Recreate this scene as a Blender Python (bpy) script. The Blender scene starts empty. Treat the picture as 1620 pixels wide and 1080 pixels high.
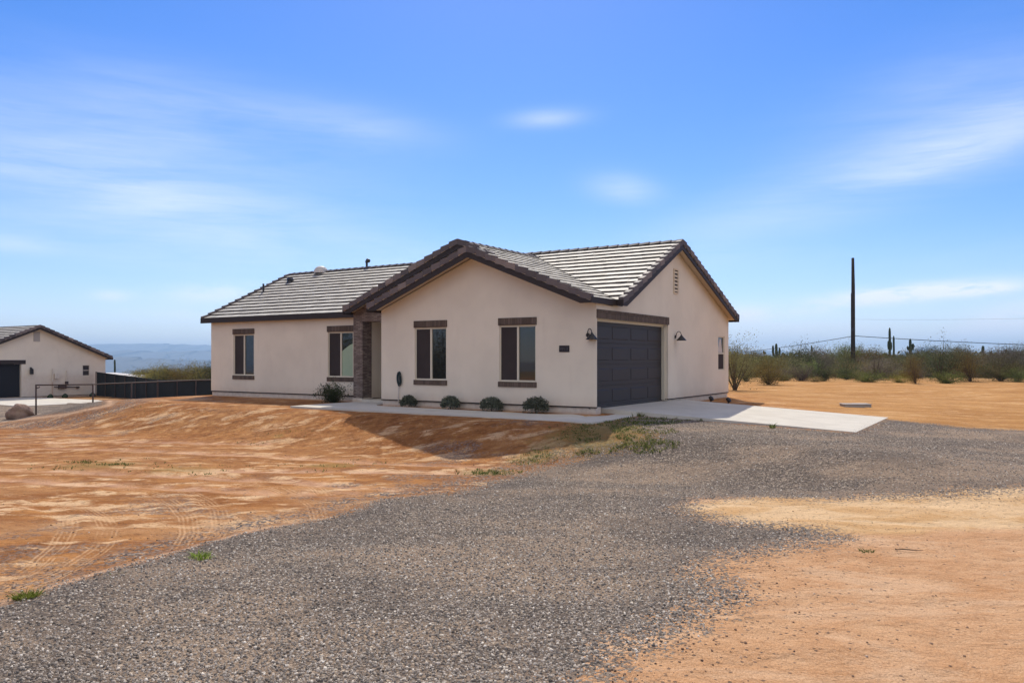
import bpy, math, random
import numpy as np
from mathutils import Vector
R = math.radians
C = bpy.context.scene.collection
sc = bpy.context.scene

# ------------------------------------------------------------------ camera
FPX, HOR, CZ = 1234.4, 567.0, 1.42          # focal length and horizon row in photo pixels, eye height
cam_d = bpy.data.cameras.new("camera"); cam = bpy.data.objects.new("camera", cam_d); C.objects.link(cam)
cam.location = (0, 0, CZ); cam.rotation_euler = (R(90), 0, 0)
cam_d.sensor_width = 36; cam_d.lens = 36*FPX/1620; cam_d.shift_y = (HOR-540)/1620
cam_d.clip_start = 0.1; cam_d.clip_end = 40000
sc.camera = cam

# ------------------------------------------------------------------ light
YAW, X0, Z0 = 0.574, 2.144, 19.8            # the house: turn, near corner
CA, SA = math.cos(YAW), math.sin(YAW)
KT, KS = 0.52, 0.80                          # shadow offset per metre of height, along the two wall directions
sx, sy = (-CA*KT+SA*KS), (SA*KT+CA*KS)
SUN_EL = math.atan2(1, math.hypot(sx, sy)); SUN_AZ = math.atan2(sx, sy)   # azimuth from +Y towards +X
sun_d = bpy.data.lights.new("sun", 'SUN'); sun = bpy.data.objects.new("sun", sun_d); C.objects.link(sun)
sun_d.energy = 3.5; sun_d.angle = R(0.53); sun_d.color = (1.0, .935, .81)
d = Vector((math.sin(SUN_AZ)*math.cos(SUN_EL), math.cos(SUN_AZ)*math.cos(SUN_EL), math.sin(SUN_EL)))
sun.rotation_euler = d.to_track_quat('Z', 'Y').to_euler(); sun.location = (0, 0, 60)

sc.view_settings.view_transform = 'Standard'; sc.view_settings.look = 'None'
sc.view_settings.exposure = 0.5; sc.view_settings.gamma = 1.0
sc.render.resolution_x = 1024; sc.render.resolution_y = 682
sc.cycles.max_bounces = 8; sc.cycles.volume_bounces = 0

class NT:
    """small helper to write node graphs as expressions"""
    def __init__(s, tree): s.t = tree; s.n = tree.nodes; s.l = tree.links
    def put(s, sock, v):
        if isinstance(v, bpy.types.NodeSocket): s.l.new(v, sock)
        elif v is not None:
            try: sock.default_value = v
            except Exception: sock.default_value = (v[0], v[1], v[2], 1)
    def m(s, op, a, b=None, c=None, clamp=False):
        n = s.n.new('ShaderNodeMath'); n.operation = op; n.use_clamp = clamp
        for i, v in enumerate((a, b, c)):
            if v is not None: s.put(n.inputs[i], v)
        return n.outputs[0]
    def vm(s, op, a, b=None):
        n = s.n.new('ShaderNodeVectorMath'); n.operation = op; s.put(n.inputs[0], a)
        if b is not None: s.put(n.inputs[1], b)
        return n.outputs[0]
    def mix(s, f, a, b, blend='MIX'):
        n = s.n.new('ShaderNodeMix'); n.data_type = 'RGBA'; n.blend_type = blend
        s.put(n.inputs[0], f)
        for i, v in ((6, a), (7, b)):
            if not isinstance(v, bpy.types.NodeSocket): v = (v[0], v[1], v[2], 1)
            s.put(n.inputs[i], v)
        return n.outputs[2]
    def noise(s, vec, scale, detail=4, rough=.55, dist=0):
        n = s.n.new('ShaderNodeTexNoise'); s.put(n.inputs['Vector'], vec)
        n.inputs['Scale'].default_value = scale; n.inputs['Detail'].default_value = detail
        n.inputs['Roughness'].default_value = rough; n.inputs['Distortion'].default_value = dist
        return n.outputs[0]
    def vor(s, vec, scale, feature='F1', out='Color', rnd=1.0):
        n = s.n.new('ShaderNodeTexVoronoi'); n.feature = feature; s.put(n.inputs['Vector'], vec)
        n.inputs['Scale'].default_value = scale; n.inputs['Randomness'].default_value = rnd
        return n.outputs[out]
    def ss(s, x, lo, hi, a=0., b=1.):
        n = s.n.new('ShaderNodeMapRange'); n.interpolation_type = 'SMOOTHSTEP'
        s.put(n.inputs[0], x); n.inputs[1].default_value = lo; n.inputs[2].default_value = hi
        n.inputs[3].default_value = a; n.inputs[4].default_value = b
        return n.outputs[0]
    def ramp(s, x, stops):
        n = s.n.new('ShaderNodeValToRGB'); s.put(n.inputs[0], x); e = n.color_ramp.elements
        while len(e) < len(stops): e.new(.5)
        for i, (p, c) in enumerate(stops): e[i].position = p; e[i].color = (c[0], c[1], c[2], 1)
        return n.outputs[0]
    def obj(s):
        return s.n.new('ShaderNodeTexCoord').outputs['Object']
    def scale(s, v, k, rot=0, loc=(0, 0, 0)):
        n = s.n.new('ShaderNodeMapping'); s.put(n.inputs[0], v)
        n.inputs['Scale'].default_value = k; n.inputs['Rotation'].default_value = (0, 0, rot); n.inputs['Location'].default_value = loc
        return n.outputs[0]
    def xyz(s, v):
        n = s.n.new('ShaderNodeSeparateXYZ'); s.put(n.inputs[0], v); return n.outputs
    def comb(s, x, y, z):
        n = s.n.new('ShaderNodeCombineXYZ'); s.put(n.inputs[0], x); s.put(n.inputs[1], y); s.put(n.inputs[2], z); return n.outputs[0]
    def attr(s, name, out='Fac'):
        n = s.n.new('ShaderNodeAttribute'); n.attribute_name = name; return n.outputs[out]
    def bump(s, h, strength, dist, normal=None):
        n = s.n.new('ShaderNodeBump'); s.put(n.inputs['Height'], h)
        n.inputs['Strength'].default_value = strength; n.inputs['Distance'].default_value = dist
        if normal is not None: s.put(n.inputs['Normal'], normal)
        return n.outputs[0]

# ------------------------------------------------------------------ sky
w = bpy.data.worlds.new("World"); sc.world = w; w.use_nodes = True
g = NT(w.node_tree); g.n.clear()
sky = g.n.new('ShaderNodeTexSky'); sky.sky_type = 'NISHITA'; sky.sun_disc = False
sky.sun_elevation = SUN_EL; sky.sun_rotation = SUN_AZ; sky.altitude = 700
sky.air_density = 1.0; sky.dust_density = 0.35; sky.ozone_density = 3.0
dirv = g.n.new('ShaderNodeTexCoord').outputs['Generated']
dx, dy, dz = g.xyz(dirv)
az = g.m('ARCTAN2', dx, dy); el = g.m('ARCSINE', g.m('MINIMUM', g.m('MAXIMUM', dz, -1.0), 1.0))
uv = g.comb(az, g.m('MULTIPLY', el, 2.6), 0.0)
wisp0 = g.noise(g.scale(uv, (1.7, 4.0, 1), R(-9)), 2.0, 8, .55, .6)
wisp = g.m('ADD', g.m('MULTIPLY', wisp0, .72), g.m('MULTIPLY', g.noise(g.scale(uv, (3.5, 17, 1), R(-13)), 3.2, 9, .68, 1.2), .28))
puff = g.noise(g.scale(uv, (3.0, 4.2, 1)), 5.5, 9, .62, .2)
def cloud(px, py, rx, ry, ang, amt, tex, lo, hi):
    a0 = math.atan((px-810)/FPX); e0 = math.atan((HOR-py)/FPX*math.cos(a0))
    u = g.m('SUBTRACT', az, a0); v = g.m('SUBTRACT', el, e0); c, s_ = math.cos(R(ang)), math.sin(R(ang))
    uu = g.m('DIVIDE', g.m('ADD', g.m('MULTIPLY', u, c), g.m('MULTIPLY', v, s_)), rx/FPX)
    vv = g.m('DIVIDE', g.m('SUBTRACT', g.m('MULTIPLY', v, c), g.m('MULTIPLY', u, s_)), ry/FPX)
    r2 = g.m('ADD', g.m('MULTIPLY', uu, uu), g.m('MULTIPLY', vv, vv))
    fall = g.m('EXPONENT', g.m('MULTIPLY', r2, -1.0))
    return g.m('MULTIPLY', g.m('MULTIPLY', fall, g.ss(tex, lo, hi)), amt)
cl = None
for args in [(150, 290, 360, 95, -8, .48, wisp, .12, .85), (330, 185, 210, 55, -6, .26, wisp, .15, .8), (560, 200, 120, 28, -5, .26, wisp, .1, .75),
             (868, 187, 55, 13, 3, .40, wisp, .0, .7), (985, 298, 52, 22, -8, .34, wisp, .0, .7), (1330, 300, 330, 46, 15, .34, wisp, .1, .85),
             (1520, 150, 190, 66, 10, .26, wisp, .15, .85), (1560, 225, 190, 42, 12, .36, wisp, .1, .85), (1480, 263, 80, 14, 8, .22, wisp, .1, .8), (300, 330, 420, 40, -10, .2, wisp, .2, .8),
             (1465, 461, 105, 11, 3, 1.0, puff, .30, .56), (1560, 459, 40, 7, 2, .7, puff, .2, .5), (1350, 478, 120, 12, 6, .62, puff, .25, .56), (345, 465, 75, 15, 4, .55, puff, .25, .6), (178, 468, 26, 8, 0, .5, puff, .15, .5),
             (1240, 528, 110, 15, 2, .7, puff, .28, .58), (1380, 530, 40, 13, 0, .6, puff, .2, .5), (1565, 525, 75, 15, 6, .95, puff, .24, .5), (1610, 500, 50, 18, 10, .8, puff, .24, .55), (1180, 500, 40, 14, 0, .8, puff, .2, .5),
             (300, 500, 70, 10, 0, .3, puff, .3, .6), (20, 385, 50, 12, 0, .25, wisp, .1, .7), (820, 420, 900, 26, 0, .14, wisp, .3, .8)]:
    c_ = cloud(*args); cl = c_ if cl is None else g.m('ADD', cl, c_)
cl = g.m('MINIMUM', cl, .92)
hs = g.n.new('ShaderNodeHueSaturation'); hs.inputs['Saturation'].default_value = 1.38; hs.inputs['Value'].default_value = 0.97
hs.inputs['Hue'].default_value = .505
g.l.new(sky.outputs[0], hs.inputs['Color'])
skyc = g.mix(1.0, hs.outputs[0], (.80, .745, .88), 'MULTIPLY')
skyc = g.mix(cl, skyc, (6.5, 6.7, 7.2))
# unseen bright clouds added behind the camera as fill for the shaded walls
back = g.m('MULTIPLY', g.ss(dy, .15, -.25), g.ss(g.noise(g.scale(dirv, (1, 1, 2.2)), 3.2, 7, .6), .42, .60))
back = g.m('MULTIPLY', back, g.ss(dz, .03, .16))
skyc = g.mix(g.m('MULTIPLY', back, .92), skyc, (10.6, 9.6, 8.5))
bg = g.n.new('ShaderNodeBackground'); g.l.new(skyc, bg.inputs[0]); bg.inputs[1].default_value = 0.125
wo = g.n.new('ShaderNodeOutputWorld'); g.l.new(bg.outputs[0], wo.inputs[0])

# ------------------------------------------------------------------ materials
def mat(name, fn=None, col=None, rough=.8, spec=.3, metal=0.):
    m = bpy.data.materials.new(name); m.use_nodes = True; g = NT(m.node_tree); g.n.clear()
    o = g.n.new('ShaderNodeOutputMaterial'); p = g.n.new('ShaderNodeBsdfPrincipled'); g.l.new(p.outputs[0], o.inputs[0])
    p.inputs['Roughness'].default_value = rough; p.inputs['Specular IOR Level'].default_value = spec; p.inputs['Metallic'].default_value = metal
    if col: p.inputs['Base Color'].default_value = (*col, 1)
    if fn: fn(g, p, o)
    return m
def speck(col, amt=.12, sc_=20, bump=.3, bd=.004):
    def fn(g, p, o):
        v = g.obj(); n = g.noise(v, sc_, 5, .6); n2 = g.noise(v, 1.3, 4, .6)
        k = g.m('ADD', g.m('MULTIPLY', n, amt), g.m('MULTIPLY', n2, amt))
        g.put(p.inputs['Base Color'], g.mix(k, tuple(c*(1+amt*.5) for c in col), tuple(c*(1-amt*2.2) for c in col)))
        g.put(p.inputs['Normal'], g.bump(n, bump, bd))
    return fn
def f_stucco(g, p, o):
    v = g.obj(); n = g.noise(v, 55, 4, .6); n2 = g.noise(v, .8, 5, .6); x, y, z = g.xyz(v)
    st = g.noise(g.scale(v, (1.2, 1.2, .25)), 3, 5, .6)
    c = g.mix(g.ss(n2, .35, .7), (.71, .635, .52), (.65, .58, .475))
    c = g.mix(g.m('MULTIPLY', g.ss(st, .55, .8), .22), c, (.50, .43, .36))
    low = g.m('MULTIPLY', g.ss(z, .55, .15), g.m('MULTIPLY', g.noise(v, 5, 5, .7), .42))
    c = g.mix(low, c, (.42, .26, .17))
    g.put(p.inputs['Base Color'], c); g.put(p.inputs['Normal'], g.bump(n, .55, .006))
M = {}
M['stucco'] = mat('stucco', f_stucco, rough=.92, spec=.15)
M['soffit'] = mat('soffit', speck((.60, .50, .37), .1, 8), rough=.9)
def f_stem(g, p, o):
    v = g.obj(); x, y, z = g.xyz(v); n = g.noise(v, 6, 6, .65)
    c = g.mix(g.ss(n, .35, .7), (.64, .57, .48), (.54, .46, .38))
    c = g.mix(g.m('MULTIPLY', g.ss(z, .08, -.02), .6), c, (.46, .28, .17))
    g.put(p.inputs['Base Color'], c); g.put(p.inputs['Normal'], g.bump(n, .3, .005))
M['stem'] = mat('stem_wall', f_stem, rough=.95, spec=.15)
def f_tile(g, p, o):
    v = g.obj(); x, y, z = g.xyz(v)
    n = g.noise(v, 14, 5, .6); n2 = g.noise(v, 1.1, 4, .6)
    c = g.ramp(g.attr('var'), [(0, (.32, .295, .25)), (.15, (.41, .38, .33)), (.6, (.46, .43, .37)), (1, (.52, .485, .42))])
    c = g.mix(g.m('MULTIPLY', n, .4), c, (.34, .31, .26)); c = g.mix(g.m('MULTIPLY', g.ss(n2, .45, .7), .3), c, (.36, .30, .22))
    g.put(p.inputs['Base Color'], c); g.put(p.inputs['Roughness'], g.m('ADD', g.m('MULTIPLY', n, .15), .6))
    g.put(p.inputs['Normal'], g.bump(n, .25, .004))
M['tile'] = mat('concrete_tile', f_tile, rough=.6, spec=.3)
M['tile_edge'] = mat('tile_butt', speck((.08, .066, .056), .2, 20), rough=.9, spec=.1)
def f_rake(g, p, o):
    v = g.obj(); n = g.noise(v, 9, 5, .65); n2 = g.noise(v, 2.1, 2, .5)
    c = g.ramp(g.attr('var'), [(0, (.085, .07, .07)), (.5, (.13, .105, .102)), (1, (.24, .19, .165))])
    c = g.mix(g.m('MULTIPLY', g.ss(n, .5, .75), .4), c, (.07, .055, .05))
    g.put(p.inputs['Base Color'], c); g.put(p.inputs['Normal'], g.bump(n, .3, .005))
M['rake'] = mat('rake_tile', f_rake, rough=.7, spec=.35)
M['ridge'] = mat('ridge_tile', f_rake, rough=.7, spec=.35)
M['fascia'] = mat('brown_board', speck((.030, .021, .018), .2, 10), rough=.6, spec=.3)
def f_brick(bw, bh, c1, c2, c3, mort, bump=.6):
    def fn(g, p, o):
        v = g.obj(); x, y, z = g.xyz(v); uv = g.comb(g.m('ADD', x, y), z, 0.0)
        b = g.n.new('ShaderNodeTexBrick'); g.put(b.inputs['Vector'], uv)
        b.inputs['Scale'].default_value = 1; b.inputs['Brick Width'].default_value = bw; b.inputs['Row Height'].default_value = bh
        b.inputs['Mortar Size'].default_value = .006; b.inputs['Mortar Smooth'].default_value = .3; b.inputs['Bias'].default_value = 0
        b.inputs['Color1'].default_value = (0, 0, 0, 1); b.inputs['Color2'].default_value = (1, 1, 1, 1); b.inputs['Mortar'].default_value = (.5, .5, .5, 1)
        n = g.noise(v, 11, 5, .7); n2 = g.noise(v, 40, 3, .6)
        k = g.m('ADD', g.m('MULTIPLY', g.xyz(b.outputs['Color'])[0], .6), g.m('MULTIPLY', n, .45))
        c = g.ramp(k, [(.1, c1), (.45, c2), (.9, c3)])
        c = g.mix(b.outputs['Fac'], c, mort)
        h = g.m('SUBTRACT', g.m('ADD', g.m('MULTIPLY', n2, .35), g.m('MULTIPLY', g.xyz(b.outputs['Color'])[0], .8)), b.outputs['Fac'])
        g.put(p.inputs['Base Color'], c); g.put(p.inputs['Normal'], g.bump(h, bump, .02))
    return fn
M['stone'] = mat('ledger_stone', f_brick(.17, .047, (.10, .075, .066), (.19, .145, .122), (.31, .245, .21), (.11, .088, .075), .8), rough=.9, spec=.2)
M['lintel'] = mat('soldier_brick', f_brick(.075, .26, (.075, .055, .045), (.11, .08, .062), (.15, .11, .088), (.065, .048, .038), .6), rough=.9, spec=.2)
M['frame'] = mat('vinyl_frame', speck((.60, .545, .43), .05, 12), rough=.5)
def f_glass(g, p, o):
    v = g.obj(); n = g.noise(v, 1.2, 2, .5)
    g.put(p.inputs['Normal'], g.bump(n, .02, .02))
M['glass'] = mat('glass', f_glass, col=(.012, .014, .016), rough=.03, spec=1.0)
def f_screen(g, p, o):
    v = g.obj(); n = g.noise(v, 2, 3, .5)
    g.put(p.inputs['Base Color'], g.mix(n, (.032, .025, .024), (.055, .043, .04)))
M['screen'] = mat('insect_screen', f_screen, rough=.75, spec=.15)
M['curtain'] = mat('pale_curtain', speck((.36, .46, .33), .3, 2.5), rough=.9)
M['door'] = mat('charcoal_door', speck((.0205, .0165, .0165), .12, 30, .15), rough=.5, spec=.4)
M['black'] = mat('black_metal', speck((.014, .012, .012), .2, 30), rough=.4, spec=.5)
M['numeral'] = mat('grey_numeral', speck((.10, .10, .105), .1, 30), rough=.5)
M['plaque'] = mat('dark_plaque', speck((.022, .016, .02), .2, 30), rough=.5)
M['hose'] = mat('dark_green_hose', speck((.012, .028, .03), .2, 30), rough=.5)
M['pipe'] = mat('pale_pipe', speck((.5, .46, .42), .1, 20), rough=.6)
def f_conc(c1, c2):
    def fn(g, p, o):
        v = g.obj(); n = g.noise(v, 1.1, 8, .68); n2 = g.noise(v, 34, 4, .6); n3 = g.noise(g.scale(v, (.5, 3, 1), R(25)), 1.3, 6, .65)
        c = g.mix(g.ss(n, .3, .7), c1, c2); c = g.mix(g.m('MULTIPLY', g.ss(n2, .5, .8), .25), c, tuple(k*.7 for k in c2))
        c = g.mix(g.m('MULTIPLY', g.ss(n3, .5, .78), .38), c, (c1[0]*.8, c1[1]*.64, c1[2]*.5))
        g.put(p.inputs['Base Color'], c); g.put(p.inputs['Normal'], g.bump(n2, .3, .004))
    return fn
M['concrete'] = mat('broomed_concrete', f_conc((.58, .535, .455), (.50, .46, .39)), rough=.9, spec=.2)
M['concrete_box'] = mat('grey_concrete', f_conc((.40, .36, .32), (.33, .30, .27)), rough=.9, spec=.2)
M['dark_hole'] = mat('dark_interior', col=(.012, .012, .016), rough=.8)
M['wood_pole'] = mat('creosote_wood', speck((.045, .035, .03), .4, 3), rough=.85)
M['wire'] = mat('wire', col=(.05, .05, .055), rough=.6)
M['rust'] = mat('rusty_pipe', speck((.085, .055, .045), .4, 6), rough=.7)
M['shade'] = mat('shade_screen', speck((.022, .026, .028), .35, 3.5), rough=.8, spec=.2)
def f_rock(g, p, o):
    v = g.obj(); n = g.noise(v, 3, 8, .65); n2 = g.noise(v, 1.2, 4, .6)
    c = g.mix(g.ss(n, .35, .65), (.30, .20, .15), (.19, .13, .10)); c = g.mix(g.ss(n2, .5, .7), c, (.36, .26, .19))
    g.put(p.inputs['Base Color'], c); g.put(p.inputs['Normal'], g.bump(n, .7, .06))
M['rock'] = mat('desert_rock', f_rock, rough=.95, spec=.15)
def foliage(name, c1, c2, c3, trans=.24):
    m = bpy.data.materials.new(name); m.use_nodes = True; g = NT(m.node_tree); g.n.clear()
    o = g.n.new('ShaderNodeOutputMaterial'); d = g.n.new('ShaderNodeBsdfDiffuse'); t = g.n.new('ShaderNodeBsdfTranslucent')
    a = g.attr('var'); oi = g.n.new('ShaderNodeObjectInfo').outputs['Random']
    c = g.ramp(a, [(0, c1), (.55, c2), (1, c3)])
    hsv = g.n.new('ShaderNodeHueSaturation'); g.l.new(c, hsv.inputs['Color'])
    g.put(hsv.inputs['Value'], g.m('ADD', g.m('MULTIPLY', oi, .5), .72)); g.put(hsv.inputs['Hue'], g.m('ADD', g.m('MULTIPLY', oi, .03), .474))
    g.l.new(hsv.outputs[0], d.inputs[0]); g.l.new(hsv.outputs[0], t.inputs[0])
    mx = g.n.new('ShaderNodeMixShader'); mx.inputs[0].default_value = trans
    g.l.new(d.outputs[0], mx.inputs[1]); g.l.new(t.outputs[0], mx.inputs[2]); g.l.new(mx.outputs[0], o.inputs[0])
    return m
M['olive'] = foliage('olive_leaf', (.065, .066, .028), (.165, .16, .068), (.32, .30, .13))
M['yellowgreen'] = foliage('yellow_green_leaf', (.10, .09, .025), (.23, .20, .055), (.38, .33, .09))
M['greybrown'] = foliage('grey_brown_twig', (.075, .062, .05), (.16, .135, .105), (.27, .23, .18), .2)
M['darkgreen'] = foliage('dark_green_leaf', (.03, .04, .02), (.07, .09, .042), (.14, .16, .08))
M['green'] = foliage('green_leaf', (.06, .085, .025), (.155, .20, .06), (.30, .35, .12))
M['rust_olive'] = foliage('rusty_olive_leaf', (.08, .055, .02), (.17, .125, .04), (.28, .20, .06))
M['shrub'] = foliage('clipped_shrub_leaf', (.06, .072, .052), (.16, .18, .13), (.32, .345, .26), .25)
M['grass'] = foliage('grass_blade', (.055, .08, .025), (.13, .165, .05), (.33, .32, .11), .4)
M['tuft'] = foliage('tuft_blade', (.10, .14, .02), (.24, .32, .06), (.42, .46, .14), .45)
M['dry'] = foliage('dry_blade', (.16, .13, .04), (.3, .25, .09), (.45, .38, .17), .3)
M['bark'] = mat('bark', speck((.11, .075, .05), .4, 12), rough=.9)
def f_cactus(g, p, o):
    v = g.obj(); n = g.noise(v, 4, 4, .6)
    g.put(p.inputs['Base Color'], g.mix(n, (.022, .035, .018), (.055, .075, .04)))
M['cactus'] = mat('cactus_skin', f_cactus, rough=.8, spec=.2)

# ------------------------------------------------------------------ mesh helpers
def link(name, me, m=None, parent=None, loc=None):
    o = bpy.data.objects.new(name, me); C.objects.link(o)
    if me is not None and m is not None and not me.materials: me.materials.append(m)
    if parent is not None: o.parent = parent
    if loc is not None: o.location = loc
    return o
def tag(o, label=None, cat=None, group=None, kind=None):
    if label: o['label'] = label
    if cat: o['category'] = cat
    if group: o['group'] = group
    if kind: o['kind'] = kind
    return o
def empty(name, loc=(0, 0, 0), rz=0, **k):
    o = bpy.data.objects.new(name, None); C.objects.link(o); o.location = loc; o.rotation_euler = (0, 0, rz); o.empty_display_size = .2
    return tag(o, **k)
class MB:
    def __init__(s): s.v = []; s.f = []; s.mi = {}; s.fv = None
    def add(s, vs, fs):
        k = len(s.v); s.v += [tuple(v) for v in vs]; s.f += [tuple(i+k for i in f) for f in fs]; return s
    def quad(s, a, b, c, d): return s.add([a, b, c, d], [(0, 1, 2, 3)])
    def hexa(s, p):       # 8 corners: bottom loop 0-3, top loop 4-7
        return s.add(p, [(3, 2, 1, 0), (4, 5, 6, 7), (0, 1, 5, 4), (1, 2, 6, 5), (2, 3, 7, 6), (3, 0, 4, 7)])
    def box(s, x0, x1, y0, y1, z0, z1):
        return s.hexa([(x0, y0, z0), (x1, y0, z0), (x1, y1, z0), (x0, y1, z0), (x0, y0, z1), (x1, y0, z1), (x1, y1, z1), (x0, y1, z1)])
    def prism(s, poly, z0, z1):      # poly of (x,y); z0/z1 numbers or functions
        f0 = z0 if callable(z0) else (lambda x, y: z0); f1 = z1 if callable(z1) else (lambda x, y: z1)
        n = len(poly); k = [(x, y, f0(x, y)) for x, y in poly]+[(x, y, f1(x, y)) for x, y in poly]
        ar = sum(poly[i][0]*poly[(i+1) % n][1]-poly[(i+1) % n][0]*poly[i][1] for i in range(n))
        fs = [tuple(range(n))[::-1], tuple(range(n, 2*n))]+[(i, (i+1) % n, n+(i+1) % n, n+i) for i in range(n)]
        if ar < 0: fs = [f[::-1] for f in fs]
        return s.add(k, fs)
    def tube(s, pts, r, n=8, cap=True):
        pts = [Vector(p) for p in pts]; rr = r if isinstance(r, (list, tuple)) else [r]*len(pts); k = len(s.v); up = None
        for i, p in enumerate(pts):
            a = (pts[min(i+1, len(pts)-1)]-pts[max(i-1, 0)]).normalized()
            if up is None: up = a.orthogonal().normalized()
            up = (up-a*up.dot(a)); up = up.normalized() if up.length > 1e-6 else a.orthogonal().normalized()
            b = a.cross(up)
            for j in range(n):
                q = 2*math.pi*j/n; s.v.append(tuple(p+(up*math.cos(q)+b*math.sin(q))*rr[i]))
        for i in range(len(pts)-1):
            for j in range(n):
                s.f.append((k+i*n+j, k+i*n+(j+1) % n, k+(i+1)*n+(j+1) % n, k+(i+1)*n+j))
        if cap:
            s.f.append(tuple(k+j for j in range(n))[::-1]); s.f.append(tuple(k+(len(pts)-1)*n+j for j in range(n)))
        return s
    def mesh(s, name, smooth=False):
        me = bpy.data.meshes.new(name); me.from_pydata(s.v, [], s.f); me.update()
        if s.mi: 
            for i, k in s.mi.items(): me.polygons[i].material_index = k
        if s.fv: a = me.attributes.new('var', 'FLOAT', 'FACE'); a.data.foreach_set('value', s.fv+[.5]*(len(s.f)-len(s.fv)))
        if smooth: me.polygons.foreach_set('use_smooth', [True]*len(me.polygons))
        return me
    def build(s, name, m, parent=None, smooth=False, bevel=0, loc=None):
        o = link(name, s.mesh(name, smooth), m, parent, loc)
        if bevel:
            b = o.modifiers.new('bevel', 'BEVEL'); b.width = bevel; b.segments = 2; b.limit_method = 'ANGLE'
        return o
def np_mesh(name, V, F, var=None, smooth=False):
    """V (n,3) F (m,k) numpy -> mesh; var = float per face stored as attribute"""
    me = bpy.data.meshes.new(name); k = F.shape[1]
    me.vertices.add(len(V)); me.vertices.foreach_set('co', V.astype(np.float32).ravel())
    me.loops.add(F.size); me.loops.foreach_set('vertex_index', F.astype(np.int32).ravel())
    me.polygons.add(len(F)); me.polygons.foreach_set('loop_start', np.arange(0, F.size, k, dtype=np.int32))
    me.polygons.foreach_set('loop_total', np.full(len(F), k, dtype=np.int32))
    if smooth: me.polygons.foreach_set('use_smooth', np.ones(len(F), dtype=bool))
    me.update(calc_edges=True)
    if var is not None:
        a = me.attributes.new('var', 'FLOAT', 'FACE'); a.data.foreach_set('value', var.astype(np.float32))
    return me

# ------------------------------------------------------------------ terrain
def sstep(a, b, x):
    t = np.clip((x-a)/(b-a), 0, 1); return t*t*(3-2*t)
_rs = np.random.RandomState(5); _P = _rs.permutation(4096); _VAL = _rs.rand(4096)
def vnoise(x, y, seed=0):
    xi = np.floor(x).astype(np.int64); yi = np.floor(y).astype(np.int64); fx = x-xi; fy = y-yi
    fx = fx*fx*fx*(fx*(fx*6-15)+10); fy = fy*fy*fy*(fy*(fy*6-15)+10)
    def h(i, j): return _VAL[(_P[(i+seed*131) & 4095]+j*57+seed*17) & 4095]
    a = h(xi, yi); b = h(xi+1, yi); c = h(xi, yi+1); d_ = h(xi+1, yi+1)
    return (a+(b-a)*fx)*(1-fy)+(c+(d_-c)*fx)*fy
def fbm(x, y, oct=4, seed=0, gain=.5):
    s = 0; a = 1; tot = 0
    for o in range(oct):
        s = s+a*(vnoise(x*2**o+13.7*o, y*2**o+7.3*o, seed+o)-.5)*2; tot += a; a *= gain
    return s/tot
def ts(X, Y):
    ddx = X-X0; ddy = Y-Z0
    return -CA*ddx+SA*ddy, SA*ddx+CA*ddy
def H(X, Y):
    """height of the smooth ground relative to the eye"""
    X = np.asarray(X, float); Y = np.asarray(Y, float); t, s = ts(X, Y); r = np.hypot(X, Y)
    b = -2.15+.34*sstep(2, 13, X)*sstep(9, 22, Y)+.15*sstep(6, 20, X)*sstep(28, 50, Y)
    b = b-.47*sstep(-5, -22, X)*sstep(13, 34, Y)
    b = b+.25*sstep(-16, -2, X)*sstep(30, 40, Y)*(1-.0*X)
    b = b-90*sstep(70, 1500, r)*sstep(0.05, -.35, X/np.maximum(r, 1))
    b = b+4*sstep(300, 6000, r)*sstep(0.0, .3, X/np.maximum(r, 1))
    pad = -1.43-.031*np.clip(-t, 0, 8)-.012*np.clip(-s, 0, 3)
    m = sstep(-5.0, -2.15, s)*(1-sstep(14, 24, s))*sstep(-11.5, -6.2, t)*(1-sstep(17.2, 26, t))
    return b*(1-m)+pad*m
def Gpt(px, py, off=0.):
    """ground point seen at a photo pixel -> world xyz"""
    kx = (px-810)/FPX; kz = (HOR-py)/FPX
    Z = 3.0
    while Z < 600 and kz*Z > float(H(kx*Z, Z)): Z *= 1.01
    a, b = Z/1.01, Z
    for _ in range(30):
        c = (a+b)/2
        if kz*c > float(H(kx*c, c)): a = c
        else: b = c
    return Vector((kx*b, b, float(H(kx*b, b))+CZ+off))
def ground_z(X, Y): return float(H(X, Y))+CZ

def seg_dist(X, Y, pts, closed):
    n = len(pts); D = np.full(X.shape, 1e9); inside = np.zeros(X.shape, bool)
    for i in range(n if closed else n-1):
        ax, ay = pts[i]; bx, by = pts[(i+1) % n]; ux, uy = bx-ax, by-ay; L = ux*ux+uy*uy+1e-12
        q = np.clip(((X-ax)*ux+(Y-ay)*uy)/L, 0, 1)
        D = np.minimum(D, np.hypot(X-ax-q*ux, Y-ay-q*uy))
        if closed:
            c = ((ay > Y) != (by > Y)); xx = ax+(Y-ay)*ux/(uy if abs(uy) > 1e-9 else 1e-9)
            inside ^= c & (X < xx)
    return np.where(inside, D, -D) if closed else D
px_poly = lambda L: [tuple(Gpt(*p)[:2]) for p in L]
GRAVEL = px_poly([(-250, 1040), (0, 958), (100, 927), (200, 898), (300, 868), (380, 846), (450, 832), (520, 822), (560, 812), (590, 795), (700, 782), (780, 762), (840, 741),
                  (900, 725), (960, 712), (1010, 702), (1030, 688), (1000, 672), (985, 664), (1010, 657), (1100, 664), (1200, 672), (1335, 683), (1392, 662), (1440, 667), (1520, 675), (1620, 680), (1900, 700),
                  (1900, 765), (1620, 776), (1500, 784), (1400, 788), (1300, 792), (1210, 789), (1120, 793), (1088, 803), (1120, 820), (1200, 830), (1290, 840), (1335, 851),
                  (1260, 868), (1170, 880), (1115, 900), (1160, 935), (1130, 965), (1050, 1003), (980, 1035), (930, 1085)])+[(1.0, 3.6), (0.6, 1.0), (-.5, -6), (-9, -6)]
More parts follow.
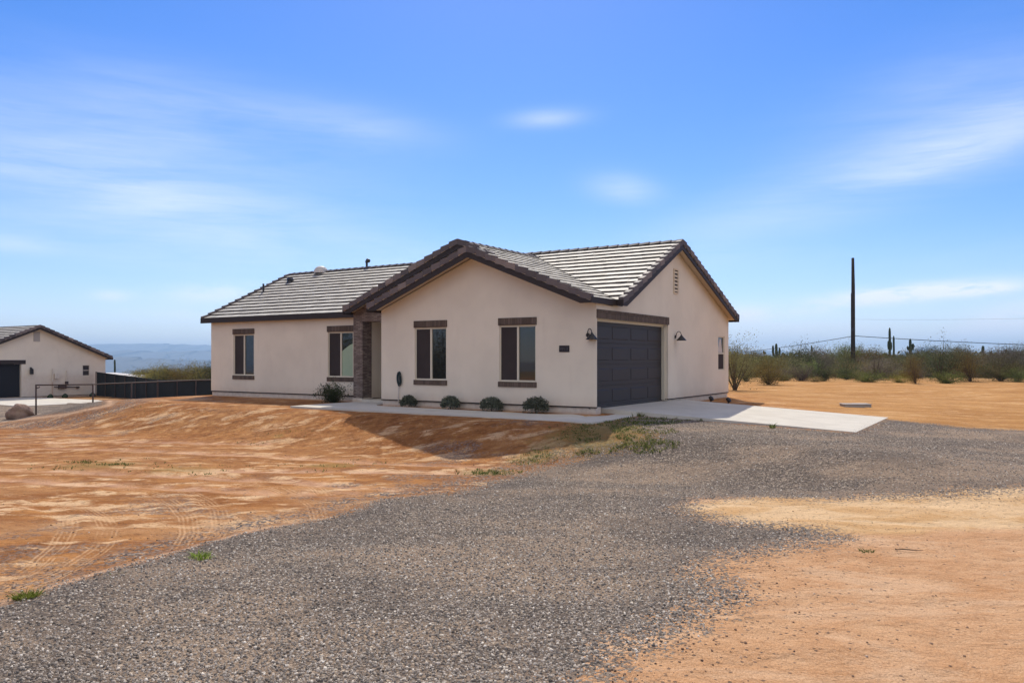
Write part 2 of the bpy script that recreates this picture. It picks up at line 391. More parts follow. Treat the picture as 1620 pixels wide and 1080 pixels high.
NGRAVEL = px_poly([(-60, 636), (110, 633), (150, 634), (175, 642), (150, 646), (100, 657), (60, 661), (0, 668), (-80, 676)])
TRACKS = [px_poly(L) for L in (
    [(-120, 792), (-20, 788), (40, 790), (74, 798), (95, 806), (107, 818), (108, 835), (95, 861), (60, 890), (-10, 930)], [(-60, 778), (20, 780), (90, 788), (135, 798), (160, 812), (172, 832), (163, 860), (130, 885), (81, 912), (20, 938)],
    [(80, 768), (170, 768), (225, 775), (255, 783), (281, 798), (296, 815), (300, 840), (285, 868)], [(200, 762), (285, 774), (320, 787), (345, 805), (350, 830), (335, 855)],
    [(380, 766), (440, 772), (475, 782), (498, 800), (505, 822)], [(430, 758), (500, 772), (525, 788), (540, 806)])]
LINES = [px_poly(L) for L in ([(0, 715), (63, 708), (222, 713), (444, 722), (592, 731), (760, 740)], [(0, 742), (250, 749), (430, 760), (620, 775)], [(0, 757), (200, 765), (420, 778), (560, 782)],
                              [(300, 742), (600, 748), (800, 748)], [(0, 700), (200, 697), (420, 703)])]
WEEDS = [(Gpt(*p), r_) for p, r_ in (((985, 680), 1.5), ((1010, 672), 1.2), ((960, 700), .9), ((850, 722), .7), ((770, 748), .7), ((1030, 703), .6), ((160, 735), 1.0), ((290, 742), .8), ((520, 736), .7), ((440, 690), .3), ((1080, 662), .8), ((900, 695), 1.2))]
SAND = px_poly([(1090, 803), (1210, 789), (1400, 787), (1620, 775), (1900, 770), (2300, 900), (1900, 1150), (935, 1085), (1100, 970), (1160, 935), (1120, 900), (1330, 852)])

TONGUE = px_poly([(1060, 803), (1210, 782), (1400, 780), (1620, 768), (1900, 765), (1900, 830), (1500, 838), (1350, 850), (1200, 838), (1100, 822)])

def grid_heights(X, Y, full=True):
    h = H(X, Y); r = np.hypot(X, Y)
    gv = seg_dist(X, Y, GRAVEL, True)
    rough = 1-sstep(-.3, .5, gv)*.6
    fade = 1-sstep(25, 120, r)
    amp = np.where(r < 60, .035, .035+.12*sstep(60, 300, r))
    t, s = ts(X, Y)
    onpad = sstep(-3.2, -2.0, s)*sstep(-8, -6.3, t)*(1-sstep(18, 20, t))*(1-sstep(12, 14, s))
    k = rough*(1-.93*onpad)
    h = h+k*amp*fbm(X*.33+4, Y*.8, 4, 1)+k*fade*.016*fbm(X*2.1, Y*3.1, 4, 7)+k*.045*fbm(X*.12, Y*.3, 2, 11)*(1-sstep(0, 1, gv))
    for T in TRACKS:
        q = seg_dist(X, Y, T, False); h = h-.010*np.exp(-(q/.16)**2)*fade+.008*np.exp(-((q-.26)/.09)**2)
    for T in LINES:
        q = seg_dist(X, Y, T, False); h = h-.02*np.exp(-(q/.22)**2)+.015*np.exp(-((q-.4)/.15)**2)
    # low windrow of spilled gravel along the left edge of the drive
    h = h+.05*np.exp(-((gv-.25)/.35)**2)*(X < -1)
    # the sheet dips under the slabs so that they stay proud of it
    return h, gv
def build_ground():
    th = np.concatenate([np.linspace(-42, 42, 520), np.linspace(42, 318, 110)[1:-1]])*math.pi/180
    rr = [1.2]
    while rr[-1] < 22000: rr.append(rr[-1]*(1.0125 if rr[-1] < 60 else 1.03 if rr[-1] < 400 else 1.08))
    rr = np.array(rr); nT, nR = len(th), len(rr)
    A, B = np.meshgrid(th, rr); X = B*np.sin(A); Y = B*np.cos(A)
    h, gv = grid_heights(X, Y)
    V = np.stack([X, Y, h+CZ], -1).reshape(-1, 3); V = np.vstack([V, [[0, 0, float(H(0, 0))+CZ]]])
    i = np.arange(nR-1)[:, None]; j = np.arange(nT)[None, :]; j2 = (j+1) % nT
    F = np.stack([i*nT+j, i*nT+j2, (i+1)*nT+j2, (i+1)*nT+j], -1).reshape(-1, 4)[:, ::-1]
    me = np_mesh('ground', V, F, smooth=True)
    # inner disc
    def at(name, val):
        a = me.attributes.new(name, 'FLOAT', 'POINT'); a.data.foreach_set('value', np.append(val.reshape(-1), 0).astype(np.float32))
    ng = seg_dist(X, Y, NGRAVEL, True)
    at('gv', np.clip(np.maximum(gv, ng*.6), -7, 3))
    at('sand', np.clip(seg_dist(X, Y, SAND, True)/1.2+2.4, 0, 1))
    at('tongue', np.clip(seg_dist(X, Y, TONGUE, True)/1.0+.5, 0, 1))
    tr = np.zeros_like(X)
    for T in TRACKS: tr = np.maximum(tr, np.exp(-(seg_dist(X, Y, T, False)/.17)**4))
    at('trk', tr)
    td = np.full_like(X, 9.)
    for T in TRACKS: td = np.minimum(td, seg_dist(X, Y, T, False))
    at('td', np.minimum(td, 1.0))
    ln = np.zeros_like(X)
    for T in LINES: ln = np.maximum(ln, np.exp(-(seg_dist(X, Y, T, False)/.2)**2))
    at('ln', ln)
    wd = np.zeros_like(X)
    for c, r_ in WEEDS: wd = np.maximum(wd, np.exp(-(((X-c.x)/(r_*1.3))**2+((Y-c.y)/r_)**2)))
    at('weed', wd)
    return me
def f_ground(g, p, o):
    v = g.obj(); gv = g.attr('gv'); sand = g.attr('sand'); trk = g.attr('trk'); ln = g.attr('ln'); weed = g.attr('weed')
    X, Y, Z = g.xyz(v)
    far = g.ss(g.m('SQRT', g.m('ADD', g.m('MULTIPLY', X, X), g.m('MULTIPLY', Y, Y))), 48, 75)
    st = g.noise(g.scale(v, (.28, 1.25, 1), R(7)), 1.0, 9, .62, .5)
    st2 = g.noise(g.scale(v, (.7, 1.6, 1), R(-6), (4, 9, 0)), .8, 9, .66, .7)
    big = g.noise(v, .16, 4, .55); mid = g.noise(v, 2.3, 7, .65, .3); fine = g.noise(v, 26, 6, .7); grit = g.noise(v, 110, 3, .6)
    # orange dirt
    pt = g.noise(g.scale(v, (.55, 1.1, 1), R(12)), 1.25, 8, .62, .9); pt2 = g.noise(g.scale(v, (.6, 1.3, 1), R(-10), (7, 3, 0)), 1.6, 8, .64, .6)
    dirt = g.mix(g.ss(st, .38, .60), (.30, .112, .038), (.44, .185, .066))
    dirt = g.mix(g.m('MULTIPLY', g.ss(big, .44, .60), .5), dirt, (.48, .215, .082))
    dirt = g.mix(g.m('MULTIPLY', g.ss(pt, .47, .60), .75), dirt, (.235, .082, .028))
    dirt = g.mix(g.m('MULTIPLY', g.ss(mid, .50, .68), .55), dirt, (.25, .098, .038))
    pale = g.m('MULTIPLY', g.ss(g.m('ADD', g.m('MULTIPLY', pt2, .6), g.m('MULTIPLY', st2, .4)), .515, .575), g.ss(g.m('ADD', g.m('MULTIPLY', mid, .6), g.m('MULTIPLY', fine, .4)), .36, .52))
    pale = g.m('MULTIPLY', pale, g.ss(Y, 17.5, 13.0, .7, 1.0))
    redz = g.m('MULTIPLY', g.ss(Y, 12.5, 17.5), g.ss(X, 4, 2))
    dirt = g.mix(g.m('MULTIPLY', redz, .5), dirt, (.27, .098, .034))
    rz2 = g.noise(v, 3.2, 7, .72)
    dirt = g.mix(g.m('MULTIPLY', redz, g.m('MULTIPLY', g.ss(rz2, .50, .62), .75)), dirt, (.17, .058, .020))
    dirt = g.mix(g.m('MULTIPLY', redz, g.m('MULTIPLY', g.ss(rz2, .46, .36), .5)), dirt, (.55, .28, .12))
    dirt = g.mix(g.m('MULTIPLY', pale, .9), dirt, (.72, .45, .29))
    dirt = g.mix(1.0, dirt, (1.06, 1.13, .98), 'MULTIPLY')
    gold = g.ss(g.noise(g.scale(v, (.4, .9, 1), R(5), (2, 8, 0)), .55, 5, .6), .44, .60)
    dirt = g.mix(g.m('MULTIPLY', gold, g.ss(Y, 17.0, 13.0, .12, .42)), dirt, (.62, .355, .165))
    cl_ = g.noise(v, 7.5, 6, .7)
    dirt = g.mix(g.m('MULTIPLY', g.ss(cl_, .54, .68), .5), dirt, (.23, .092, .036))
    dirt = g.mix(g.m('MULTIPLY', g.ss(cl_, .44, .33), .35), dirt, (.62, .37, .20))
    dirt = g.mix(g.m('MULTIPLY', g.m('MULTIPLY', ln, g.ss(mid, .3, .6)), .6), dirt, (.66, .41, .27))
    # tread bars
    tb = g.ss(g.noise(g.scale(v, (9, 9, 9)), 1.4, 2, .5), .45, .6)
    yr = g.m('MULTIPLY', g.ss(X, 6, 11), g.ss(Y, 14, 20))
    dirt = g.mix(g.m('MULTIPLY', yr, .6), dirt, g.mix(g.ss(st, .40, .60), (.46, .235, .072), (.56, .31, .11)))
    # strewn gravel lying on the dirt in patches
    ptc = g.m('MULTIPLY', g.ss(g.noise(g.scale(v, (.7, 1, 1)), .95, 6, .62), .535, .60), g.m('MULTIPLY', g.ss(gv, -4.6, -2.2), g.ss(X, 2.0, .5)))
    wr = g.m('MULTIPLY', g.m('EXPONENT', g.m('MULTIPLY', g.m('POWER', g.m('DIVIDE', g.m('ADD', gv, .45), .34), 2.0), -1.0)), g.ss(X, 3.5, 1.5))
    strewn = g.m('MAXIMUM', g.m('MULTIPLY', ptc, .62), g.m('MULTIPLY', wr, g.ss(mid, .32, .5)))
    dirt = g.mix(g.m('MULTIPLY', strewn, g.ss(g.xyz(g.vor(v, 30))[0], .30, .45)), dirt, g.ramp(g.xyz(g.vor(v, 30))[1], [(0, (.06, .05, .05)), (.6, (.19, .155, .13)), (1, (.36, .29, .23))]))
    td = g.attr('td'); tm = g.m('MULTIPLY', g.m('MULTIPLY', g.ss(td, .16, .11), g.ss(mid, .34, .56)), g.ss(g.noise(v, .8, 4, .6), .36, .60))
    rib = g.m('SINE', g.m('ADD', g.m('MULTIPLY', td, 118.0), g.m('MULTIPLY', fine, 3.0))); rb = g.ss(rib, -.5, .6)
    dirt = g.mix(g.m('MULTIPLY', tm, g.m('MULTIPLY', rb, .6)), dirt, (.66, .40, .21)); dirt = g.mix(g.m('MULTIPLY', tm, g.m('MULTIPLY', g.m('SUBTRACT', 1.0, rb), .3)), dirt, (.36, .18, .07))
    sl = g.m('MULTIPLY', g.m('EXPONENT', g.m('MULTIPLY', g.m('POWER', g.m('DIVIDE', gv, .085), 2.0), -1.0)), g.ss(X, -2.2, -3.2))
    # pale decomposed-granite sand, right foreground
    sd = g.mix(g.ss(mid, .3, .65), (.62, .37, .20), (.54, .29, .14))
    sd = g.mix(g.m('MULTIPLY', g.ss(st, .46, .66), .6), sd, (.46, .225, .095))
    sd = g.mix(g.m('MULTIPLY', g.ss(st2, .48, .62), .5), sd, (.70, .47, .29))
    tg = g.ss(g.m('ADD', g.attr('tongue'), g.m('MULTIPLY', g.m('SUBTRACT', mid, .5), .7)), .3, .75)
    sd = g.mix(g.m('MULTIPLY', tg, .8), sd, g.mix(g.ss(pt, .44, .62), (.74, .52, .29), (.58, .35, .15)))
    gt = g.noise(v, 62, 4, .7)
    sd = g.mix(g.m('MULTIPLY', g.m('MULTIPLY', g.ss(gt, .53, .66), g.m('SUBTRACT', 1.0, g.m('MULTIPLY', tg, .6))), .6), sd, (.25, .125, .06))
    sd = g.mix(g.m('MULTIPLY', g.ss(gt, .44, .34), .4), sd, (.78, .56, .38))
    dirt = g.mix(g.m('MULTIPLY', sl, .9), dirt, (.58, .36, .22))
    dirt = g.mix(g.ss(g.m('ADD', sand, g.m('MULTIPLY', g.m('SUBTRACT', mid, .5), .5)), .35, .7), dirt, sd)
    # small dark pebbles in the dirt, more of them by the gravel
    pv = g.vor(v, 22, 'F1', 'Distance'); pc = g.xyz(g.vor(v, 22))[0]
    near = g.ss(gv, -1.6, 0.1); thr = g.m('SUBTRACT', g.m('SUBTRACT', .955, g.m('MULTIPLY', near, .30)), g.m('MULTIPLY', g.ss(big, .5, .62), .07))
    peb = g.m('MULTIPLY', g.m('GREATER_THAN', pc, thr), g.ss(pv, .36, .22))
    dirt = g.mix(g.m('MULTIPLY', peb, .8), dirt, (.13, .095, .075))
    dirt = g.mix(g.m('MULTIPLY', g.ss(grit, .56, .72), .4), dirt, (.20, .10, .05))
    wd = g.ss(g.m('MULTIPLY', weed, g.m('ADD', g.m('MULTIPLY', mid, 1.6), fine)), .75, 1.25)
    dirt = g.mix(g.m('MULTIPLY', wd, .5), dirt, (.26, .19, .06))
    dirt = g.mix(g.m('MULTIPLY', g.m('MULTIPLY', g.ss(g.m('MULTIPLY', weed, g.m('ADD', mid, .5)), .3, .7), g.ss(X, .8, 1.6)), .45), dirt, (.15, .13, .055))
    dirt = g.mix(g.m('MULTIPLY', far, .75), dirt, (.22, .16, .075))
    # gravel
    v2 = g.vm('ADD', v, g.vm('SCALE', g.comb(fine, grit, 0.0), None))
    gc = g.xyz(g.vor(v, 36))[0]; gd = g.vor(v, 36, 'F1', 'Distance'); gc2 = g.xyz(g.vor(v, 75))[1]
    gr = g.ramp(gc, [(0, (.075, .066, .062)), (.35, (.17, .142, .126)), (.7, (.30, .25, .208)), (.9, (.43, .365, .30)), (1, (.66, .59, .50))])
    gr = g.mix(.3, gr, g.ramp(gc2, [(0, (.06, .055, .058)), (1, (.40, .34, .29))]))
    gr = g.mix(g.m('MULTIPLY', g.ss(gd, .35, .6), .7), gr, (.065, .055, .05))
    gn = g.noise(g.scale(v, (.35, .9, 1), R(-35)), .8, 6, .6)
    gr = g.mix(g.m('MULTIPLY', g.ss(gn, .42, .62), .5), gr, (.36, .275, .205))
    gr = g.mix(g.m('MULTIPLY', g.ss(g.noise(v, .55, 5, .6), .50, .66), .5), gr, (.085, .075, .072))
    ed = g.m('ADD', gv, g.m('ADD', g.m('MULTIPLY', g.m('SUBTRACT', mid, .5), g.ss(X, -3, 1, .25, .8)), g.m('MULTIPLY', g.m('SUBTRACT', gc, .5), g.ss(X, -2, 2, .4, .8))))
    mk = g.m('MULTIPLY', g.ss(ed, -.06, .10), g.m('SUBTRACT', 1.0, g.m('MULTIPLY', sl, .85)))
    gr = g.mix(1.0, gr, (1.24, 1.15, 1.02), 'MULTIPLY')
    gr = g.mix(g.m('MULTIPLY', g.ss(gv, 1.0, .15), .35), gr, (.12, .10, .09))
    c = g.mix(mk, dirt, gr)
    g.put(p.inputs['Base Color'], c)
    hh = g.m('ADD', g.m('MULTIPLY', g.m('SUBTRACT', 1.0, gd), g.m('MULTIPLY', mk, 1.0)), g.m('ADD', g.m('MULTIPLY', fine, .45), g.m('MULTIPLY', peb, .7)))
    b1 = g.bump(hh, .75, .022)
    b1 = g.bump(cl_, .7, .09, b1)
    b2 = g.bump(g.m('ADD', mid, g.m('MULTIPLY', pt, .9)), .8, .12, b1)
    g.put(p.inputs['Normal'], b2)
M['ground'] = mat('desert_ground', f_ground, rough=.97, spec=.08)
ground = link('ground', build_ground(), M['ground']); tag(ground, kind='structure')

# distant mountains -------------------------------------------------------
def f_mount(g, p, o):
    v = g.obj(); n = g.noise(v, .004, 6, .6)
    g.put(p.inputs['Base Color'], g.mix(n, (.07, .075, .08), (.16, .15, .14)))
M['mount'] = mat('mountain_scrub', f_mount, rough=1.0, spec=0)
def ridge(name, x0, x1, dist, prof, base, depth, seed):
    """a mountain chain standing `dist` metres off between two photo columns; prof = crest rows"""
    nx, ny = 420, 14; xs = np.linspace(x0, x1, nx); cx = [q[0] for q in prof]; cy = [q[1] for q in prof]
    top = (HOR-np.interp(xs, cx, cy)+2.6*fbm(xs*.03, xs*0+seed, 6, seed, .55))/FPX*dist+CZ
    V = []
    for j in range(ny):
        q = j/(ny-1)*2-1; d_ = dist+q*depth
        X = (xs-810)/FPX*dist*(1+q*.02)+fbm(xs*.03, np.full(nx, j*.7), 3, seed)*depth*.25
        k = (1-abs(q))**.8
        z = base+(top-base)*k*(1+.10*(k < .98)*fbm(xs*.09+3, np.full(nx, j*.9), 4, seed+3))
        V.append(np.stack([X, np.full(nx, d_)+fbm(xs*.05, np.full(nx, j*.3), 3, seed+9)*depth*.1, z], -1))
    V = np.concatenate(V); i = np.arange(ny-1)[:, None]; j = np.arange(nx-1)[None, :]
    F = np.stack([i*nx+j, i*nx+j+1, (i+1)*nx+j+1, (i+1)*nx+j], -1).reshape(-1, 4)
    o = link(name, np_mesh(name, V, F, smooth=True), M['mount']); tag(o, kind='structure'); return o
ridge('hills', -900, 620, 9000, [(-900, 556), (-300, 548), (0, 546), (100, 543), (165, 542.5), (215, 542), (245, 541.5), (268, 544), (282, 542.5), (300, 545), (332, 546), (500, 550), (620, 556)], -130, 1800, 2)
ridge('hills', -700, 560, 6500, [(-700, 560), (0, 556), (150, 555), (200, 553), (250, 555), (332, 553), (420, 558), (560, 562)], -120, 900, 5)
ridge('hills', -500, 600, 4300, [(-500, 572), (60, 566), (180, 563), (240, 566), (290, 568), (332, 569), (600, 572)], -120, 700, 8)
ridge('hills', 1040, 1420, 8500, [(1040, 566), (1120, 561), (1150, 556), (1165, 549), (1185, 555), (1235, 553), (1248, 557), (1330, 562), (1420, 566)], -20, 900, 12)
ridge('hills', 1390, 1530, 8000, [(1390, 566), (1440, 556), (1452, 551), (1462, 550), (1466, 547), (1475, 553), (1500, 558), (1530, 566)], -20, 500, 15)
ridge('hills', 1100, 2300, 3600, [(1100, 564), (1160, 557), (1200, 560), (1300, 563), (1500, 562), (1700, 560), (2300, 566)], -20, 500, 18)

# ------------------------------------------------------------------ the house
def T(t, s, h): return (-t, s, h+CZ)
def tbox(mb, t0, t1, s0, s1, h0, h1): return mb.box(-max(t0, t1), -min(t0, t1), min(s0, s1), max(s0, s1), h0+CZ, h1+CZ)
house = empty('house', (X0, Z0, 0), -YAW, label='low beige stucco desert house with striped grey tile roof and charcoal garage door', cat='house')
FL = -1.23   # bottom of the stucco
def panel(mb, P, u0, u1, z0, z1, holes, gable=None, depth=None, inward=None):
    """wall sheet in a plane: P(u,z)->point; rectangular holes (u0,u1,z0,z1,open_bottom); gable = list of (u,z) above z1"""
    us = sorted({u0, u1}|{q for h in holes for q in h[:2]}); zs = sorted({z0, z1}|{q for h in holes for q in h[2:4] if z0 < q < z1})
    for a, b in zip(us, us[1:]):
        for c, d_ in zip(zs, zs[1:]):
            if any(h[0]-1e-6 <= a and b <= h[1]+1e-6 and h[2]-1e-6 <= c and d_ <= h[3]+1e-6 for h in holes): continue
            mb.quad(P(a, c, 0), P(b, c, 0), P(b, d_, 0), P(a, d_, 0))
    if gable: mb.add([P(u, z, 0) for u, z in gable], [tuple(range(len(gable)))])
    for h in holes:
        a, b, c, d_ = h[:4]; D = h[4]
        mb.quad(P(a, c, 0), P(a, c, D), P(a, d_, D), P(a, d_, 0)); mb.quad(P(b, c, 0), P(b, d_, 0), P(b, d_, D), P(b, c, D))
        mb.quad(P(a, d_, 0), P(a, d_, D), P(b, d_, D), P(b, d_, 0))
        if c > z0: mb.quad(P(a, c, 0), P(b, c, 0), P(b, c, D), P(a, c, D))
FP = lambda s0: (lambda u, z, dd: T(u, s0+dd, z))       # faces the street
SP = lambda t0: (lambda u, z, dd: T(t0+dd, u, z))       # faces the drive (garage side)
TW, TL, TB, SR, SB, SS, SM = 7.29, 17.1, 9.24, 5.3, 10.8, .8, 1.156
EV = 1.36     # wall top at the eaves
WIN_T, WIN_B = .905, -.63
mR = .397; pR = lambda t: 1.5+mR*(t+.1)                 # right hand cross slope
pWL = lambda t: 3.009-mR*(t-3.7); pBL = lambda t: 3.406-mR*(t-4.7)
mM = .4828; pM = lambda s: 1.5+mM*(s-.95); mB = (3.6-1.5)/(11.05-SR); pB = lambda s: 3.6-mB*(s-SR)
dn = .12
wl = MB()
w_front = [(4.80, 5.97, WIN_B, WIN_T, .09), (1.80, 2.966, WIN_B, WIN_T, .09)]
panel(wl, FP(0), 0, TW, FL, EV, w_front, [(0, EV), (0, pR(0)-dn), (3.7, pR(3.7)-dn), (TW, pWL(TW)-dn), (TW, EV)])
wl.quad(T(TW, 0, FL), T(TW, 3.2, FL), T(TW, 3.2, EV+.06), T(TW, 0, EV+.06))
w_left = [(9.61, 10.78, WIN_B, WIN_T, .09), (14.61, 15.77, WIN_B, WIN_T, .09)]
panel(wl, FP(SM), TB, TL, FL, pM(SM)-dn, w_left)
gar = (.03, 4.85, -1.27, 1.03, .20)
sidew = (9.62, 10.36, -.42, .80, .08)
panel(wl, SP(0), 0, SB, FL, EV, [(gar[0], gar[1], FL, gar[3], gar[4]), sidew],
      [(0, EV), (SB, EV), (SB, pB(SB)-dn), (SR, pM(SR)-dn), (.95, pM(.95)-dn), (0, pR(0)-dn)])
panel(wl, SP(TL), SM, SB, FL, EV, [], [(SM, EV), (SB, EV), (SB, pB(SB)-dn), (SR, pM(SR)-dn), (SM, pM(SM)-dn)])
wl.quad(T(0, SB, FL), T(TL, SB, FL), T(TL, SB, pB(SB)-dn), T(0, SB, pB(SB)-dn))
wl.quad(T(8.86, 1.23, -1.3), T(8.86, 3.2, -1.3), T(8.86, 3.2, 1.3), T(8.86, 1.23, 1.3))      # porch sides and back
wl.quad(T(TW, 3.2, -1.3), T(8.86, 3.2, -1.3), T(8.86, 3.2, 1.3), T(TW, 3.2, 1.3))
wl.quad(T(TW, 1.23, 1.195), T(8.86, 1.23, 1.195), T(8.86, 3.2, 1.195), T(TW, 3.2, 1.195))
wall = wl.build('wall', M['stucco'], house)
# weep screed: thin dark lip, and the stem wall set back below it
sc_ = MB(); st = MB()
def run(t0, s0, t1, s1, nt, ns):
    a = MB()
    tbox(sc_, t0-(.0 if nt == 0 else 0), t1, s0, s1, FL-.016, FL-.001) if False else None
for (t0, t1, s0, s1) in ((.0, TW, -.004, .05), (TB+.02, TL, SM-.004, SM+.05)):
    tbox(sc_, t0, t1, s0-.006, s1, FL-.032, FL-.002)
for (s0, s1) in ((4.88, SB), ): tbox(sc_, -.010, .05, s0, s1, FL-.032, FL-.002)
tbox(sc_, TL-.05, TL+.004, SM, SB, FL-.02, FL-.002)
sc_.build('weep_screed', M['fascia'], house)
tbox(st, .03, TW-.03, .03, .3, -1.75, FL-.018); tbox(st, TB+.03, TL-.03, SM+.03, SM+.3, -1.75, FL-.018)
tbox(st, .032, .3, 4.9, SB-.03, -1.75, FL-.018); tbox(st, TL-.3, TL-.032, SM+.3, SB-.03, -1.75, FL-.018); tbox(st, .3, TL-.3, SB-.3, SB-.032, -1.75, FL-.018)
tbox(st, TW-.3, TW-.032, .3, 1.2, -1.75, FL-.018)
st.build('stem_wall', M['stem'], house)
# stone clad porch gable and pillar (flush sheets, built proud of the stucco)
sp = MB()
sp.add([T(3.7, SS, pR(3.7)-.05), T(4.7, SS, pR(4.7)-dn), T(TB, SS, pBL(TB)-dn), T(TB, SS, 1.195), T(TW, SS, 1.195), T(TW, SS, 1.3), T(TW-.02, SS, 1.3)], [(0, 1, 2, 3, 4, 5, 6)])
sp.quad(T(8.84, SS, -1.29), T(TB, SS, -1.29), T(TB, SS, 1.195), T(8.84, SS, 1.195))
sp.quad(T(8.84, SS, -1.29), T(8.84, SS, 1.195), T(8.84, 1.23, 1.195), T(8.84, 1.23, -1.29))
sp.quad(T(8.84, 1.23, -1.29), T(8.84, 1.23, 1.195), T(8.862, 1.23, 1.195), T(8.862, 1.23, -1.29))
sp.quad(T(TB, SS, -1.29), T(TB, 1.3, -1.29), T(TB, 1.3, 1.5), T(TB, SS, 1.5))
sp.quad(T(TW, SS, 1.195), T(8.84, SS, 1.195), T(8.84, 1.23, 1.195), T(TW, 1.23, 1.195))
pil = sp.build('stone_pillar', M['stone'], house); pil['label'] = 'brown ledger stone pillar and gable facing round the porch'
pb = MB(); tbox(pb, 8.82, TB+.02, SS-.03, 1.25, -1.45, -1.285); pb.build('pillar_base', M['stem'], house, bevel=.01)
# doors of the porch (deep in its shade)
fd = MB(); tbox(fd, 7.5, 8.45, 3.14, 3.19, -1.3, .85); fdo = fd.build('front_door', M['door'], house, bevel=.004)
fh = MB(); tbox(fh, 7.58, 7.61, 3.07, 3.14, -.35, -.2); fh.build('handle', M['pipe'], fdo)

def lintel(name, parent, fn): mb = MB(); fn(mb); return mb.build(name, M['lintel'], parent, bevel=.006)
def front_window(s0, t0, t1, curtain=False, lab=None):
    """slider: fixed screen on the left (larger t), clear glass on the right"""
    b, tp, dpt = WIN_B, WIN_T, s0+.075
    fr = MB(); q = .035
    for (a, c, d_, e) in ((t0, t1, tp-q-.015, tp), (t0, t1, b, b+q+.01), (t0, t0+q, b+q+.01, tp-q-.015), (t1-q, t1, b+q+.01, tp-q-.015), ((t0+t1)/2-.03, (t0+t1)/2+.03, b+q+.01, tp-q-.015)):
        tbox(fr, a, c, s0+.03, s0+.0895, d_, e)
    f = fr.build('window', M['frame'], house, bevel=.004)
    m = (t0+t1)/2
    g1 = MB(); tbox(g1, t0+q, m-.03, dpt-.01, dpt, b+q+.01, tp-q-.015); g1.build('pane', M['glass'], f)
    g2 = MB(); tbox(g2, m+.03, t1-q, dpt-.03, dpt-.022, b+q+.01, tp-q-.015); g2.build('screen', M['screen'], f)
    g3 = MB(); tbox(g3, m+.03, t1-q, dpt+.002, dpt+.008, b+q+.01, tp-q-.015); g3.build('pane', M['glass'], f)
    if curtain:
        cu = MB(); n = 10; a, c = t0+q+.004, m-.034
        P = []
        for i in range(n+1):
            uu = i/n; hh_ = -.60+1.05*(uu**.6 if uu < .8 else .87)
            P.append((a+(c-a)*uu, hh_))
        # pale sheet hanging behind the clear pane, pressed near the glass
        for i in range(n):
            x0_, x1_ = a+(c-a)*i/n, a+(c-a)*(i+1)/n; y = dpt-.012-.001*(i % 2)
            top0 = .50-.25*(i/n)**1.4; top1 = .50-.25*((i+1)/n)**1.4
            cu.hexa([T(x0_, y, b+.05), T(x1_, y, b+.05), T(x1_, y+.0015, b+.05), T(x0_, y+.0015, b+.05), T(x0_, y, top0), T(x1_, y, top1), T(x1_, y+.0015, top1), T(x0_, y+.0015, top0)])
        cu.build('curtain', M['curtain'], f)
    lintel('lintel', f, lambda mb: tbox(mb, t0-.03, t1+.03, s0-.03, s0+.01, tp+.0, tp+.2))
    lintel('sill', f, lambda mb: tbox(mb, t0-.03, t1+.03, s0-.035, s0+.01, b-.14, b))
    return f
front_window(0, 4.80, 5.97); front_window(0, 1.80, 2.966)
front_window(SM, 14.61, 15.77); front_window(SM, 9.61, 10.78, True)
# narrow side window on the garage wall: hung sash, pale frame, lower half dark screen
s0, s1, b, tp = sidew[:4]; mid_ = b+.6
fr = MB()
for (a, c, d_, e) in ((s0, s1, tp-.04, tp), (s0, s1, b, b+.04), (s0, s0+.045, b+.04, tp-.04), (s1-.045, s1, b+.04, tp-.04), (s0+.045, s1-.045, mid_-.02, mid_+.03)): tbox(fr, .02, .0795, a, c, d_, e)
f = fr.build('window', M['frame'], house, bevel=.004)
q_ = MB(); tbox(q_, .06, .07, s0+.045, s1-.045, mid_+.03, tp-.04); q_.build('pane', M['glass'], f)
q_ = MB(); tbox(q_, .04, .048, s0+.045, s1-.045, b+.04, mid_-.02); q_.build('screen', M['screen'], f)
q_ = MB(); tbox(q_, .062, .074, s0+.045, s1-.045, b+.04, mid_-.02); q_.build('pane', M['glass'], f)
q_ = MB(); q_.add([T(.0585, s0+.12, mid_+.04), T(.0585, s1-.1, mid_+.04), T(.0585, s1-.27, tp-.1), T(.0585, s0+.33, tp-.1), T(.0595, s0+.12, mid_+.04), T(.0595, s1-.1, mid_+.04), T(.0595, s1-.27, tp-.1), T(.0595, s0+.33, tp-.1)],
                   [(0, 1, 2, 3), (7, 6, 5, 4), (0, 4, 5, 1), (1, 5, 6, 2), (2, 6, 7, 3), (3, 7, 4, 0)]); q_.build('curtain', M['pipe'], f)
# garage door: four rows of four long raised panels
gd = MB(); D = .20; z0, z1 = -1.27, .965; sa, sb = gar[0]+.0, gar[1]
rows = 4; rh = (z1-z0)/rows; cw = (sb-sa)/4
for r_ in range(rows):
    a, b = z0+r_*rh+.009, z0+(r_+1)*rh-.009
    tbox(gd, D, D+.04, sa, sb, a, b)
    for c_ in range(4):
        u0, u1 = sa+c_*cw+.09, sa+(c_+1)*cw-.09; v0, v1 = a+.10, b-.10; e = .016
        # recessed moulding frame, then the raised field
        P = [(u0, v0), (u1, v0), (u1, v1), (u0, v1)]; Q = [(u0+e, v0+e), (u1-e, v0+e), (u1-e, v1-e), (u0+e, v1-e)]
        gd.add([T(D-.001, *p_) for p_ in P]+[T(D-.012, *p_) for p_ in Q], [(0, 1, 5, 4), (1, 2, 6, 5), (2, 3, 7, 6), (3, 0, 4, 7), (4, 5, 6, 7)])
tbox(gd, D+.02, D+.05, sa, sb, z0, z1)
gdo = gd.build('garage_door', M['door'], house); gdo['label'] = 'charcoal sectional garage door with long raised panels'
jb = MB(); tbox(jb, .16, .22, sa, sb, z1, 1.03); tbox(jb, .10, .1999, sb-.05, sb-.001, -1.27, .964); jb.build('jamb', M['frame'], gdo)
